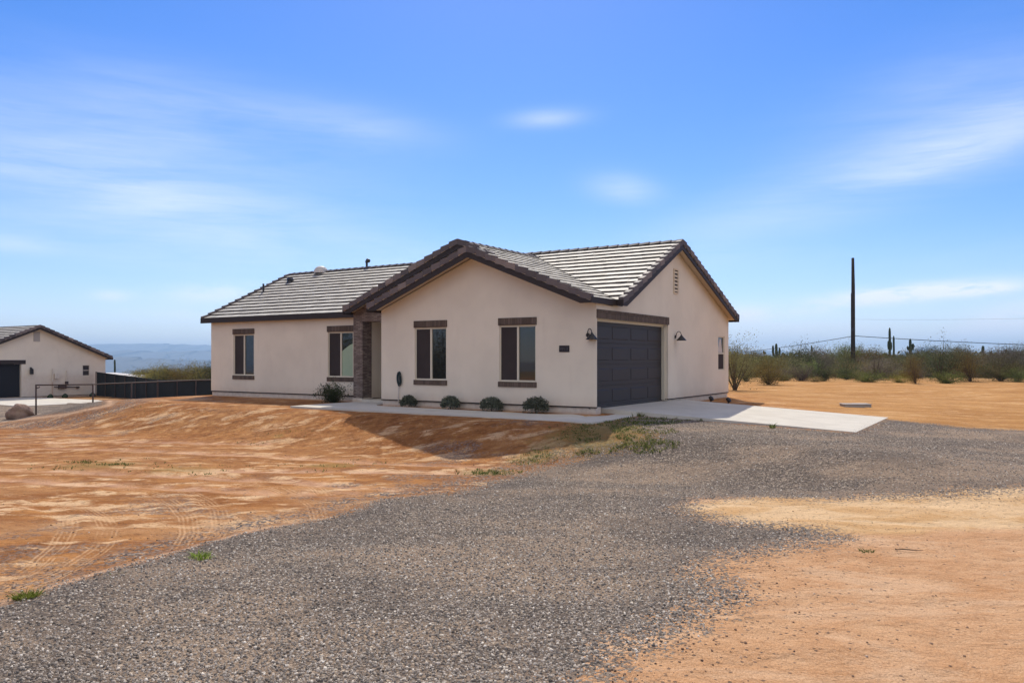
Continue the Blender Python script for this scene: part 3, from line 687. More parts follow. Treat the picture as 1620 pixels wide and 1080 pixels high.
lintel('lintel', gdo, lambda mb: tbox(mb, -.03, .01, -.0, 4.88, 1.03, 1.257))
sm = MB(); tbox(sm, D-.012, D+.03, sa, sb, -1.30, -1.262); sm.build('bottom_seal', M['black'], gdo)
# louvred gable vent
gvn = MB(); c0, c1 = 5.28, 5.66; v0, v1 = 2.02, 2.80
for (a, c, d_, e) in ((c0, c1, v1-.04, v1), (c0, c1, v0, v0+.04), (c0, c0+.04, v0+.04, v1-.04), (c1-.04, c1, v0+.04, v1-.04)): tbox(gvn, -.03, .0, a, c, d_, e)
for i in range(6):
    zz = v0+.07+i*(v1-v0-.1)/6
    gvn.hexa([T(-.003, c0+.04, zz+.06), T(-.003, c1-.04, zz+.06), T(-.026, c1-.04, zz), T(-.026, c0+.04, zz), T(-.003, c0+.04, zz+.07), T(-.003, c1-.04, zz+.07), T(-.026, c1-.04, zz+.012), T(-.026, c0+.04, zz+.012)])
gvo = gvn.build('gable_vent', M['soffit'], house)
q_ = MB(); tbox(q_, -.002, .0, c0+.04, c1-.04, v0+.04, v1-.04); q_.build('dark_backing', M['screen'], gvo)

# ---- roof
def clip(poly, a, c, keep_ge):
    """keep points where a.x(+)>=c ; a=(ax,ay)"""
    out = []; n = len(poly)
    f_ = lambda p: (a[0]*p[0]+a[1]*p[1]-c)*(1 if keep_ge else -1)
    for i in range(n):
        p, q = poly[i], poly[(i+1) % n]; fp, fq = f_(p), f_(q)
        if fp >= -1e-9: out.append(p)
        if (fp > 1e-9 and fq < -1e-9) or (fp < -1e-9 and fq > 1e-9):
            k = fp/(fp-fq); out.append((p[0]+(q[0]-p[0])*k, p[1]+(q[1]-p[1])*k))
    return out
def courses(mb, poly, down, start, plan_step, hf, thk=.062, rnd=random.Random(3)):
    """overlapping tile courses over a plan polygon (t,s); down = plan direction of fall; start = coordinate of the eave along -down"""
    up = (-down[0], -down[1]); vals = [up[0]*p[0]+up[1]*p[1] for p in poly]; k = math.floor((min(vals)-start)/plan_step)
    while start+k*plan_step < max(vals)-1e-6:
        a, b = start+k*plan_step, start+(k+1)*plan_step
        pc = clip(clip(poly, up, a, True), up, b, False); k += 1
        if len(pc) < 3: continue
        ar = abs(sum(pc[i][0]*pc[(i+1) % len(pc)][1]-pc[(i+1) % len(pc)][0]*pc[i][1] for i in range(len(pc))))
        if ar < 1e-4: continue
        cr = (-down[1], down[0]); cv = [cr[0]*p[0]+cr[1]*p[1] for p in pc]; off = (.165 if k % 2 else 0); jj = math.floor((min(cv)-off)/.33)
        while off+jj*.33 < max(cv)-1e-6:
            pt = clip(clip(pc, cr, off+jj*.33, True), cr, off+(jj+1)*.33, False); jj += 1
            if len(pt) < 3: continue
            ja, jb = rnd.uniform(-.004, .004), rnd.uniform(-.004, .004); c0 = off+(jj-1)*.33; vv = rnd.random()
            zt = lambda p: hf(*p)+thk*(1-.8*((up[0]*p[0]+up[1]*p[1]-a)/plan_step))+ja+(jb-ja)*((cr[0]*p[0]+cr[1]*p[1]-c0)/.33)
            top = [T(p[0], p[1], zt(p)) for p in pt]
            sg = sum(top[i][0]*top[(i+1) % len(top)][1]-top[(i+1) % len(top)][0]*top[i][1] for i in range(len(top)))
            if abs(sg) < 1e-5: continue
            f0 = tuple(range(len(top))); mb.add(top, [f0 if sg > 0 else f0[::-1]]); mb.fv = (mb.fv or [])+[vv]
            for i in range(len(pt)):
                p, q = pt[i], pt[(i+1) % len(pt)]
                if abs(up[0]*p[0]+up[1]*p[1]-a) < 1e-5 and abs(up[0]*q[0]+up[1]*q[1]-a) < 1e-5:
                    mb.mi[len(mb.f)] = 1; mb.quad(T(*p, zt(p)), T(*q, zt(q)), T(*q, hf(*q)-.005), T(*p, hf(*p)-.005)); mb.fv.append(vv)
roof_tiles = MB()
STEP = .305
TE = 17.42   # left rake line
S_main = lambda t, s: pM(s)
polys = [([(-.3, .95), (-.1, .95), (4.7, 4.896), (4.7, SR), (-.3, SR)], (0, -1), .95, S_main),
         ([(4.7, 4.896), (9.3, 1.115), (9.3, .95), (TE, .95), (TE, SR), (4.7, SR)], (0, -1), .95, S_main),
         ([(-.1, -.5), (3.7, -.5), (3.7, 4.074), (-.1, .95)], (-1, 0), -.1, lambda t, s: pR(t)),
         ([(3.7, .4), (4.7, .4), (4.7, 4.896), (3.7, 4.074)], (-1, 0), -.1, lambda t, s: pR(t)),
         ([(3.7, -.5), (7.4, -.5), (7.4, SS), (3.7, SS)], (1, 0), -7.4, lambda t, s: pWL(t)),
         ([(4.7, .4), (9.3, .4), (9.3, 1.115), (4.7, 4.896)], (1, 0), -9.3, lambda t, s: pBL(t))]
for pl, dwn, st0, hf in polys: courses(roof_tiles, pl, dwn, st0, STEP, hf, .036 if dwn == (-1, 0) else .057)
courses(roof_tiles, [(-.3, SR), (TE, SR), (TE, 11.05), (-.3, 11.05)], (0, 1), -11.05, STEP, lambda t, s: pB(s))
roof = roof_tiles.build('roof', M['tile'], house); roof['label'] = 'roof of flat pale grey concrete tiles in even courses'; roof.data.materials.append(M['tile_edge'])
dk = MB()
for pl, dwn, st0, hf in polys+[([(-.3, SR), (TE, SR), (TE, 11.05), (-.3, 11.05)], 0, 0, lambda t, s: pB(s))]:
    P = [(-p[0], p[1]) for p in pl]
    e = .02
    dk.prism(P, lambda x, y: hf(-x, y)+CZ-.085, lambda x, y: hf(-x, y)+CZ-.012)
dk.build('soffit', M['soffit'], roof)
def rake(mb, fb, A, B, out, seg=.34, top=.075):
    """rake tiles along A->B (t,s,h of the roof plane), out = unit plan direction (t,s) facing out"""
    A, B = Vector(A), Vector(B); L = (B-A).length; n = max(1, round(L/seg)); dd = (B-A)/n
    o_ = Vector((out[0], out[1], 0)); rn = random.Random(int(abs(A.x)*100+abs(A.y)*10))
    for i in range(n):
        a = A+dd*(i+.03); b = a+dd*1.0; lo, hi = top+.044, top-.004
        jit = rn.uniform(-.006, .006)
        P = []
        for zz0, zz1 in ((-.165, 0), ):
            for pt, lift in ((a, lo), (b, hi)):
                for oo, zz in ((.028+jit, zz0), (.028+jit, 0), (-.13, 0), (-.13, -.06)):
                    q = pt+o_*oo; P.append(T(q.x, q.y, q.z+zz+lift))
        mb.add(P, [(0, 1, 2, 3), (7, 6, 5, 4), (0, 4, 5, 1), (1, 5, 6, 2), (2, 6, 7, 3), (3, 7, 4, 0)])
        mb.fv = (mb.fv or [])+[rn.random()**1.5]*6
    kq = min(.9, (.235-.105)/max(B.z-A.z, .2)); Cq = A.lerp(B, kq)      # the board is cut level at its foot
    prof = [(A, A.z-.07), (B, B.z-.07), (B, B.z-.235), (Cq, Cq.z-.235), (A, A.z-.105)]
    P = [T((q+o_*oo).x, (q+o_*oo).y, z_) for oo in (.004, -.035) for q, z_ in prof]
    fb.add(P, [(0, 1, 2, 3, 4), (9, 8, 7, 6, 5)]+[(i, (i+1) % 5, 5+(i+1) % 5, 5+i) for i in range(5)])
fb = MB()
for A, B, o_ in (((-.12, -.5, pR(-.12)), (3.7, -.5, pR(3.7)), (0, -1)), ((7.42, -.5, pWL(7.42)), (3.7, -.5, pWL(3.7)), (0, -1)),
                 ((4.0, .4, pR(4.0)), (4.7, .4, pR(4.7)), (0, -1)), ((9.32, .4, pBL(9.32)), (4.7, .4, pBL(4.7)), (0, -1)),
                 ((-.3, .93, pM(.93)), (-.3, SR, pM(SR)), (-1, 0)), ((-.3, 11.07, pB(11.07)), (-.3, SR, pB(SR)), (-1, 0)),
                 ((TE, .93, pM(.93)), (TE, SR, pM(SR)), (1, 0)), ((TE, 11.07, pB(11.07)), (TE, SR, pB(SR)), (1, 0))):
    rk = MB(); rake(rk, fb, A, B, o_); rk.build('rake_tiles', M['rake'], roof)
# eave boards
def eave(t0, s0, t1, s1, h, out, lo=-.15):
    P = []
    for (t, s) in ((t0, s0), (t1, s1)):
        for oo, zz in ((.02, lo), (.02, .045), (-.015, .045), (-.015, lo)):
            P.append(T(t+out[0]*oo, s+out[1]*oo, h+zz))
    fb.add(P, [(0, 1, 2, 3), (7, 6, 5, 4), (0, 4, 5, 1), (1, 5, 6, 2), (2, 6, 7, 3), (3, 7, 4, 0)])
eave(9.34, .95, TE+.03, .95, 1.5, (0, -1)); eave(-.1, -.52, -.1, 1.32, 1.5, (-1, 0), -.11); eave(-.31, .95, -.125, .95, 1.5, (0, -1), -.10); eave(7.4, -.52, 7.4, SS-.01, 1.54, (1, 0)); eave(9.3, .38, 9.3, .92, 1.58, (1, 0))
eave(-.32, 11.05, TE+.03, 11.05, 1.5, (0, 1)); 
fb.build('fascia', M['fascia'], roof)
# ridge caps
rc = MB()
def ridge_caps(A, B, seg=.36):
    rc = MB(); A, B = Vector(A), Vector(B); n = round((B-A).length/seg); dd = (B-A)/n; nrm = Vector((-dd.y, dd.x, 0)).normalized()
    for i in range(n):
        P = []
        for pt, up in ((A+dd*i, .085), (A+dd*(i+1.04), .055)):
            for oo, zz in ((-.13, up-.07), (-.05, up), (.05, up), (.13, up-.07)):
                q = pt+nrm*oo; P.append(T(q.x, q.y, q.z+zz))
        rc.add(P, [(0, 1, 2, 3), (7, 6, 5, 4), (0, 4, 5, 1), (1, 5, 6, 2), (2, 6, 7, 3)])
    rc.fv = [random.Random(i//5).random()*.5 for i in range(len(rc.f))]; rc.build('ridge_tiles', M['ridge'], roof)
ridge_caps((-.3, SR, 3.6), (TE, SR, 3.6)); ridge_caps((3.7, -.5, 3.0), (3.7, .7, 3.0)); ridge_caps((4.7, .4, 3.39), (4.7, 5.0, 3.39))
# roof vents
def local_on_roof(t, s): return T(t, s, pM(s))
def roofvent(name, t, s, fn, m):
    mb = MB(); x, y, z = local_on_roof(t, s); fn(mb, x, y, z); o = mb.build(name, m, roof, smooth=False); return o
def v_goose(mb, x, y, z): mb.tube([(x, y, z-.05), (x, y, z+.16), (x-.02, y, z+.23), (x+.07, y-.03, z+.28), (x+.15, y-.05, z+.24)], [.045, .045, .055, .075, .08], 10)
def v_dome(mb, x, y, z):
    pts = [(.0, .30), (.10, .29), (.20, .24), (.27, .15), (.29, .08), (.29, .0)]; n = 16; k = len(mb.v)
    for r_, zz in pts[1:]:
        for j in range(n): a = 2*math.pi*j/n; mb.v.append((x+r_*math.cos(a), y+r_*math.sin(a), z+zz))
    mb.v.append((x, y, z+.30))
    for i in range(len(pts)-2):
        for j in range(n): mb.f.append((k+i*n+j, k+(i+1)*n+j, k+(i+1)*n+(j+1) % n, k+i*n+(j+1) % n))
    for j in range(n): mb.f.append((k+(len(pts)-1)*n, k+j, k+(j+1) % n))
def v_pipe(mb, x, y, z): mb.tube([(x, y, z-.1), (x, y, z+.06), (x, y, z+.07), (x, y, z+.38)], [.11, .07, .04, .04], 10)
def v_boot(mb, x, y, z): mb.tube([(x, y, z-.06), (x, y, z+.1), (x, y, z+.11), (x, y, z+.2)], [.17, .12, .17, .1], 10)
roofvent('vent_pipe', 13.05, 5.45, v_goose, M['black']); roofvent('dome_vent', 15.4, 5.2, v_dome, M['pipe'])
roofvent('vent_pipe', 16.3, 4.35, v_boot, M['black']); roofvent('vent_pipe', 16.75, 3.35, v_pipe, M['black'])

# ---- concrete: walk, porch floor and apron, one structure each
def slab(name, polyT, hf, thick, label=None):
    mb = MB(); P = [(-p[0], p[1]) for p in polyT]
    mb.prism(P, lambda x, y: hf(-x, y)+CZ-thick, lambda x, y: hf(-x, y)+CZ)
    o = mb.build(name, M['concrete']); o.location = (X0, Z0, 0); o.rotation_euler = (0, 0, -YAW); tag(o, kind='structure'); return o
hw = lambda t, s: -1.395-.008*np.clip(5-t, 0, 6)-.0*s
WALK = [(9.0, -2.05), (-.9, -2.05), (-.9, .62), (.02, .62), (.02, -.02), (.75, -.08), (1.2, -.5), (7.0, -.5), (7.5, .0), (7.32, .75), (8.8, .75), (9.05, .7)]
wk = slab('walkway', WALK, lambda t, s: float(-1.395-.008*max(0, 5-t)), .14)
slab('porch_floor', [(7.3, .0+.76), (8.81, .76), (8.81, 3.19), (7.3, 3.19)], lambda t, s: -1.32, .2)
ap = MB()
hap = lambda t, s: -1.43-.03*max(0, -t)-.0
slab('driveway_apron', [(.19, .63), (-6.0, .63), (-6.0, 5.75), (.19, 6.15)], lambda t, s: -1.30-.13*min(1, max(0, (.2-t)/.9)) - .030*max(0, -t), .16)
NT_, NS_ = 45.4, 8.5

# ---- wall lamps
def wall_lamp(t, s, h, out, side, label):
    """gooseneck lamp; out = plan dir of the arm, side = plan normal of the wall"""
    base = T(t, s, h); e = empty('wall_lamp', (X0+CA*base[0]+SA*base[1], Z0-SA*base[0]+CA*base[1], base[2]), -YAW, label=label, cat='lamp')
    n = Vector((-side[0], side[1], 0)); o_ = Vector((-out[0], out[1], 0))
    mb = MB(); mb.tube([n*-.002, n*.02, n*.03], [.055, .055, .04], 16); mb.build('backplate', M['black'], e, True)
    pts = [n*.02]+[n*(.035)+o_*(.085-.085*math.cos(q))*1.0+Vector((0, 0, .13*math.sin(q)+.03)) for q in [i*math.pi/9 for i in range(10)]]
    tip = pts[-1]; tip = tip+Vector((0, 0, 0))
    mb = MB(); mb.tube(pts, .011, 8); mb.build('arm', M['black'], e, True)
    c = Vector((tip.x, tip.y, tip.z)); mb = MB(); nn = 24; k = 0
    prof = [(.018, .03), (.03, .0), (.155, -.14), (.16, -.15), (.15, -.147), (.026, -.008)]
    for r_, zz in prof:
        for j in range(nn): a = 2*math.pi*j/nn; mb.v.append((c.x+r_*math.cos(a), c.y+r_*math.sin(a), c.z+zz))
    for i in range(len(prof)-1):
        for j in range(nn): mb.f.append((i*nn+j, (i+1)*nn+j, (i+1)*nn+(j+1) % nn, i*nn+(j+1) % nn))
    mb.f.append(tuple(range(nn)))
    sh = mb.build('lamp_shade', M['black'], e, True)
    mb = MB(); mb.tube([c+Vector((0, 0, -.02)), c+Vector((0, 0, -.07)), c+Vector((0, 0, -.11))], [.02, .035, .012], 10); mb.build('bulb', M['pipe'], sh, True)
wall_lamp(.24, 0, .60, (-.9, -.3), (0, -1), 'black gooseneck wall lamp near the corner left of the garage door')
wall_lamp(0, 5.43, .68, (-1, 0), (-1, 0), 'black gooseneck wall lamp on the stucco right of the garage door')
# ---- number plaque
t_, s_, h_ = .93, 0, .255
b_ = T(t_, s_, h_); e = empty('house_number_sign', (X0+CA*b_[0]+SA*b_[1], Z0-SA*b_[0]+CA*b_[1], b_[2]), -YAW, label='small dark house number plaque on the front wall by the corner lamp', cat='sign')
mb = MB(); mb.box(-.15, .15, -.02, -.001, -.085, .085); mb.build('plate', M['plaque'], e, bevel=.004)
SEG = {'0': 'abcdef', '1': 'bc', '2': 'abged', '3': 'abgcd', '4': 'fgbc', '5': 'afgcd', '6': 'afgedc', '7': 'abc', '8': 'abcdefg', '9': 'abcdfg'}
for i, ch in enumerate('39413'):
    mb = MB(); x = -.10+i*.05; w_, h2 = .030, .035; t2 = .004
    R_ = {'a': (0, w_, h2*2-t2*2, h2*2), 'g': (0, w_, h2-t2, h2+t2), 'd': (0, w_, 0, t2*2), 'b': (w_-t2*2, w_, h2, 2*h2), 'c': (w_-t2*2, w_, 0, h2), 'f': (0, t2*2, h2, 2*h2), 'e': (0, t2*2, 0, h2)}
    for k_, sgm in enumerate(SEG[ch]):
        a, b, c, d_ = R_[sgm]; mb.box(x-w_/2+a, x-w_/2+b, -.025-.0004*k_, -.0201, -h2+c, -h2+d_)
    mb.build('numeral', M['numeral'], e)
# ---- hose on its hook
t_, h_ = 6.52, -.62
b_ = T(t_, 0, h_); e = empty('garden_hose', (X0+CA*b_[0]+SA*b_[1], Z0-SA*b_[0]+CA*b_[1], b_[2]), -YAW, label='dark garden hose hanging in loops on the front wall', cat='hose')
rn = random.Random(4); mb = MB(); pts = []
for i in range(150):
    q = i/150*5*2*math.pi; r1 = .060+.022*math.sin(q*.37); r2 = .185+.03*math.sin(q*.23+1)
    pts.append((r1*math.sin(q)*(1+.1*math.sin(q*.5)), -.05-.022*(i/150*5 % 2.3)-.01*math.sin(q*1.5), .02+r2*math.cos(q)))
mb.tube(pts, .012, 6); mb.build('hose', M['hose'], e, True)
mb = MB(); mb.tube([(0, 0, .17), (0, -.12, .17), (0, -.14, .21)], .012, 6); mb.tube([(-.03, -.03, .1), (.05, -.06, .08), (.03, -.07, -.05)], .02, 6); mb.build('hook', M['black'], e)
mb = MB(); mb.tube([(-.06, -.02, -.2), (-.06, -.03, -.55), (-.07, -.035, -.78)], .011, 6); mb.build('supply_pipe', M['pipe'], e)

# ------------------------------------------------------------------ plants
def leaf_cloud(rs, centers, spread, n, size, aspect=2.2, up=.0, var_h=None):
    """n small quads scattered about the given centres"""
    idx = rs.randint(0, len(centers), n); c = centers[idx]+rs.randn(n, 3)*spread
    d1 = rs.randn(n, 3); d1[:, 2] += up; d1 /= np.linalg.norm(d1, axis=1, keepdims=True)+1e-9
    d2 = np.cross(d1, rs.randn(n, 3)); d2 /= np.linalg.norm(d2, axis=1, keepdims=True)+1e-9
    s1 = (size*(.6+.8*rs.rand(n)))[:, None]; s2 = s1/aspect
    V = np.stack([c-d1*s1-d2*s2*.6, c+d1*s1*.1-d2*s2, c+d1*s1, c+d1*s1*.1+d2*s2], 1).reshape(-1, 3)
    F = np.arange(4*n).reshape(n, 4); return V, F
def bush_meshes(seed, h, w, nst, nleaf, leaf, low=.25, spread=.09, trunk_h=0.0, dense=1.0, flat=.0, asp=2.2):
    rs = np.random.RandomState(seed); mb = MB(); cs = []
    for i in range(nst):
        a = rs.rand()*2*math.pi; k = rs.rand()**.5; q = Vector((math.cos(a)*w*.5*k, math.sin(a)*w*.5*k, 0))
        top = h*(1-.45*k*k)*(.82+.3*rs.rand())
        p0 = Vector((rs.randn()*.03, rs.randn()*.03, 0)); p1 = Vector((q.x*.3, q.y*.3, max(trunk_h, top*.3))); p2 = Vector((q.x*.8, q.y*.8, top*.7)); p3 = Vector((q.x, q.y, top))
        pts = [p0, p1, p2, p3]; r0 = .022*h/2+.006
        if i < 14: mb.tube(pts, [r0, r0*.7, r0*.4, r0*.15], 5, False)
        for j in range(7):
            f_ = low+(1-low)*(j+rs.rand())/7
            # point along polyline
            L = f_*3; ii = min(2, int(L)); fr_ = L-ii; cs.append((pts[ii].lerp(pts[ii+1], fr_))+Vector(rs.randn(3)*spread*1.6*h/2))
    cs = np.array([tuple(c) for c in cs])
    V, F = leaf_cloud(rs, cs, spread*h/2, nleaf, leaf, asp, .3)
    V[:, 2] = np.maximum(V[:, 2], .01)
    cz = V.reshape(-1, 4, 3).mean(1); clump = vnoise(cz[:, 0]*3+50, cz[:, 2]*3+cz[:, 1]*2+50, seed % 7)
    var = np.clip(clump*.7+rs.rand(len(F))*.45-.08, 0, 1)
    return np_mesh('crown', V, F, var), mb.mesh('stems')
PROTO = {}
def proto(kind):
    if kind not in PROTO:
        sp_ = {'fan': (1, 2.0, 2.3, 56, 8000, .030, .15, .13), 'fan2': (2, 2.0, 2.6, 50, 5600, .030, .2, .12), 'mound': (3, 1.4, 2.6, 50, 5600, .030, .03, .16),
               'mound2': (4, 1.2, 3.0, 54, 5600, .030, .0, .15), 'open': (5, 2.8, 2.4, 48, 6500, .034, .2, .14), 'tree': (6, 3.2, 2.6, 34, 5200, .036, .38, .14), 'tall': (7, 2.6, 2.2, 46, 5400, .034, .15, .13),
               'low': (8, .8, 2.2, 50, 4200, .028, .0, .15)}[kind]
        PROTO[kind] = bush_meshes(*sp_)+(sp_[1], sp_[2])
    return PROTO[kind]
def bush(kind, m, loc, h, w, label, group=None, rz=None, name='desert_bush', cat='bush'):
    cm, sm_, ph, pw = proto(kind); e = empty(name, loc, rz if rz is not None else random.random()*6.28, label=label, cat=cat, group=group)
    key = kind+m
    if key not in PROTO:
        c2 = cm.copy(); c2.materials.clear(); c2.materials.append(M[m]); PROTO[key] = c2
        if not sm_.materials: sm_.materials.append(M['bark'])
    a = link('crown', PROTO[key], None, e); b = link('trunk', sm_, None, e)
    e.scale = (w/pw, w/pw, h/ph); return e
random.seed(11)
def px_bush(kind, m, px, py, top, wpx, label, **k):
    p = Gpt(px, py); zz = p.y; h = (py-top)/FPX*zz; w_ = wpx/FPX*zz*1.05
    p.z -= .03
    return bush(kind, m, p, h, w_, label, **k)
px_bush('tree', 'olive', 1163, 618, 533, 74, 'small forked tree with sparse grey green crown beside the garage wall', name='desert_tree', cat='tree')
px_bush('fan', 'yellowgreen', 1216, 609, 563, 56, 'yellow green fan shaped bush alone on dirt before the three armed saguaro', rz=.4)
px_bush('fan2', 'rust_olive', 1448, 607, 562, 40, 'rusty olive bush on a short dark trunk, forward of the stout saguaro', rz=1.4)
for a in [('mound', 'greybrown', 1268, 603, 574, 52, 'dark grey brown rounded bush right of the yellow green fan bush'),
          ('mound', 'darkgreen', 1303, 603, 571, 46, 'dark green dense bush left of the utility pole base'),
          ('mound2', 'green', 1370, 604, 584, 90, 'low spreading grey green bush just right of the utility pole base'),
          ('low', 'yellowgreen', 1423, 605, 592, 46, 'low bright yellow green bush at the dirt edge under the tall saguaro'),
          ('open', 'darkgreen', 1488, 602, 537, 62, 'tallest dark bush with open leafy top behind the right part of the bare lot'),
          ('fan2', 'rust_olive', 1535, 603, 557, 66, 'broad orange tinged olive bush right of the tallest dark bush'),
          ('low', 'green', 1497, 606, 586, 60, 'bright green low bush in front of the tallest dark bush'),
          ('fan', 'olive', 1583, 603, 561, 60, 'broad olive bush near the right edge of the photo'),
          ('mound', 'green', 1610, 604, 581, 46, 'dense green bush at the far right edge by the dirt bank'),
          ('tall', 'greybrown', 1385, 600, 560, 70, 'grey brown twiggy bush behind the low grey green one right of the pole'),
          ('mound', 'darkgreen', 1340, 600, 566, 44, 'dark bush directly around the foot of the utility pole'),
          ('low', 'dry', 1290, 604, 594, 30, 'straw coloured dry tuft at the dirt edge left of the dark green bush'),
          ('tall', 'olive', 1180, 603, 556, 60, 'olive bush half hidden behind the forked tree by the garage wall'),
          ('low', 'olive', 1240, 603, 588, 60, 'low olive bush behind the yellow green fan bush')]:
    px_bush(*a)
rr_ = random.Random(21)
kinds = ['fan', 'fan2', 'mound', 'tall', 'open', 'fan', 'mound2', 'mound']; mats_ = ['olive', 'olive', 'greybrown', 'darkgreen', 'rust_olive', 'olive', 'green', 'greybrown', 'yellowgreen']
CN = {'olive': 'olive', 'greybrown': 'grey brown', 'darkgreen': 'dark green', 'rust_olive': 'rusty olive', 'green': 'fresh green', 'yellowgreen': 'yellow green'}
def where(px):
    for lim, tx in ((1205, 'beside the garage wall'), (1255, 'by the three armed saguaro'), (1295, 'below the thin saguaros'), (1335, 'left of the utility pole'), (1395, 'right of the utility pole'), (1430, 'by the tallest saguaro'),
                    (1470, 'by the stout saguaro'), (1530, 'behind the tallest bush'), (1575, 'under the stubby saguaro'), (1640, 'at the right edge')):
        if px < lim: return tx
    return 'beyond the right edge'
for i in range(165):
    px = rr_.uniform(1130, 1760); Z = 59+60*rr_.random()**1.15; X = (px-810)/FPX*Z; gz = ground_z(X, Z)
    top = rr_.uniform(551, 563) if rr_.random() < .82 else rr_.uniform(542, 551)
    if 1203 < px < 1252 or 1396 < px < 1448: top = max(top, rr_.uniform(561, 566))
    h = ((HOR-top)/FPX*Z+CZ-gz)/1.0; m_ = rr_.choice(mats_)
    row = 'front' if Z < 70 else 'middle' if Z < 92 else 'back'
    bush(rr_.choice(kinds), m_, (X, Z, gz-.05), h, rr_.uniform(2.8, 4.6), CN[m_]+' bush in the '+row+' of the scrub band '+where(px), group='bushes massed in the scrub band beyond the bare lot', rz=rr_.random()*6)
for i in range(44):
    px = 1172+i*13.5+rr_.uniform(-5, 5); Z = rr_.uniform(55.5, 60); X = (px-810)/FPX*Z; m_ = rr_.choice(['olive', 'green', 'greybrown', 'yellowgreen', 'darkgreen', 'dry'] if i % 3 else ['greybrown', 'olive'])
    bush('low', m_, (X, Z, ground_z(X, Z)-.04), rr_.uniform(.6, 1.3), rr_.uniform(1.6, 3.4), 'low '+CN.get(m_, 'straw coloured')+' bush at the edge of the dirt '+where(px), group='low bushes edging the bare lot', rz=rr_.random()*6)
for i in range(60):
    px = rr_.uniform(212, 480); Z = rr_.uniform(58, 84); X = (px-810)/FPX*Z; gz = ground_z(X, Z)
    top = rr_.uniform(574, 584) if px > 240 else rr_.uniform(580, 588)
    if px > 300: top -= 3
    h = max(.7, ((HOR-top)/FPX*Z+CZ-gz)/1.05); m_ = rr_.choice(['yellowgreen', 'yellowgreen', 'rust_olive', 'yellowgreen', 'olive', 'darkgreen'])
    bush(rr_.choice(['fan', 'fan2', 'tall', 'mound']), m_, (X, Z, gz-.05), h, rr_.uniform(2.4, 3.8), CN[m_]+' bush '+('just' if Z < 64 else 'some way' if Z < 74 else 'far')+' behind the screened fence '+('near the shed' if px < 262 else 'beside the main house' if px < 333 else 'hidden by the main house'), group='bushes behind the screened fence', rz=rr_.random()*6)
for i in range(16):      # tall scrub left of the photo, seen only as reflections in the window glass
    a = R(rr_.uniform(-104, -52)); q = rr_.uniform(26, 48); X, Y = q*math.sin(a), q*math.cos(a)
    bush(rr_.choice(['fan2', 'tall', 'mound']), rr_.choice(['darkgreen', 'olive', 'green']), (X, Y, ground_z(X, Y)-.05), rr_.uniform(2.6, 4.6), rr_.uniform(3.5, 5.5), 'tall bush left of the photograph, mirrored in the window glass', group='bushes outside the photo on the left', rz=rr_.random()*6)
def far_scrub():
    rs = np.random.RandomState(9); n = 26000
    px = rs.uniform(-900, 2600, n); Z = 118*np.exp(rs.rand(n)*2.0); X = (px-810)/FPX*Z
    clump = fbm(X*.15, Z*.15, 3, 4); keep = (clump > -.35) & ((px > 450) | (Z > 520)); X, Z = X[keep], Z[keep]; n = len(X)
    h = H(X, Z)+CZ; hgt = 1.0+1.6*rs.rand(n)
    c = np.stack([X+rs.randn(n)*.8, Z+rs.randn(n)*.8, h+hgt*rs.rand(n)], -1)
    V, F = leaf_cloud(rs, c, .1, n*3, .42, 1.4, .2)
    return np_mesh('far_scrub', V, F, rs.rand(len(F)))
o = link('far_scrub', far_scrub(), M['olive']); tag(o, 'low olive scrub covering the far plain', 'scrub', kind='stuff')

# ---- clipped shrubs at the wall foot
def shrub_mesh(seed, w_, h_):
    rs = np.random.RandomState(seed); n = 2600
    d_ = rs.randn(n, 3); d_[:, 2] = np.abs(d_[:, 2])*1.0-.25; d_ /= np.linalg.norm(d_, axis=1, keepdims=True)
    lum = 1+.10*np.sin(d_[:, 0]*7+seed)*np.cos(d_[:, 1]*6+d_[:, 2]*5)+.05*rs.randn(n)
    r_ = (.62+.38*rs.rand(n)**.5)*lum
    c = d_*r_[:, None]*np.array([w_/2, w_/2, h_*.62]); c[:, 2] += h_*.33; c[:, 2] = np.maximum(c[:, 2], .02)
    V, F = leaf_cloud(rs, c, .006, n, .030, 3.2, 0)
    # make leaves point outwards
    var = np.clip(rs.rand(n)*.6+.4*(r_-.6), 0, 1); return np_mesh('foliage', V, F, var)
for i, (px, py, wp, hp, lab) in enumerate(((661, 644, 25, 18, 'smallest clipped round shrub, nearest the hose'), (723, 647, 29, 20, 'clipped round shrub between the two front windows, left one'),
                                    (788, 651, 34, 21, 'clipped round shrub under the right front window'), (855, 655, 39, 24, 'largest clipped round shrub, nearest the garage corner'))):
    t0_, s0_ = 0, 0
    tt = {0: 5.95, 1: 4.42, 2: 3.02, 3: 1.62}[i]; b_ = T(tt, -.30, -1.43)
    x, y = X0+CA*b_[0]+SA*b_[1], Z0-SA*b_[0]+CA*b_[1]; Zd = y
    e = empty('round_shrub', (x, y, b_[2]), 0, label=lab, cat='shrub', group='clipped shrubs along the front wall')
    W_, H_ = wp/FPX*Zd, hp/FPX*Zd
    link('foliage', shrub_mesh(40+i, W_*1.05, H_*1.12), M['shrub'], e)
    mb = MB(); mb.tube([(0, 0, -.05), (.01, 0, H_*.3), (.03, .02, H_*.6)], [.018, .014, .008], 6); mb.build('trunk', M['bark'], e)
# loose big shrub by the pillar
b_ = T(9.75, .35, -1.44); x, y = X0+CA*b_[0]+SA*b_[1], Z0-SA*b_[0]+CA*b_[1]
cm, sm_ = bush_meshes(77, .62, .95, 46, 3600, .032, .1, .19, asp=3.0)
e = empty('loose_shrub', (x, y, b_[2]), .3, label='shaggy dark green shrub at the foot of the stone pillar', cat='shrub')
cm.materials.append(M['darkgreen']); link('foliage', cm, None, e); sm_.materials.append(M['bark']); link('stems', sm_, None, e)

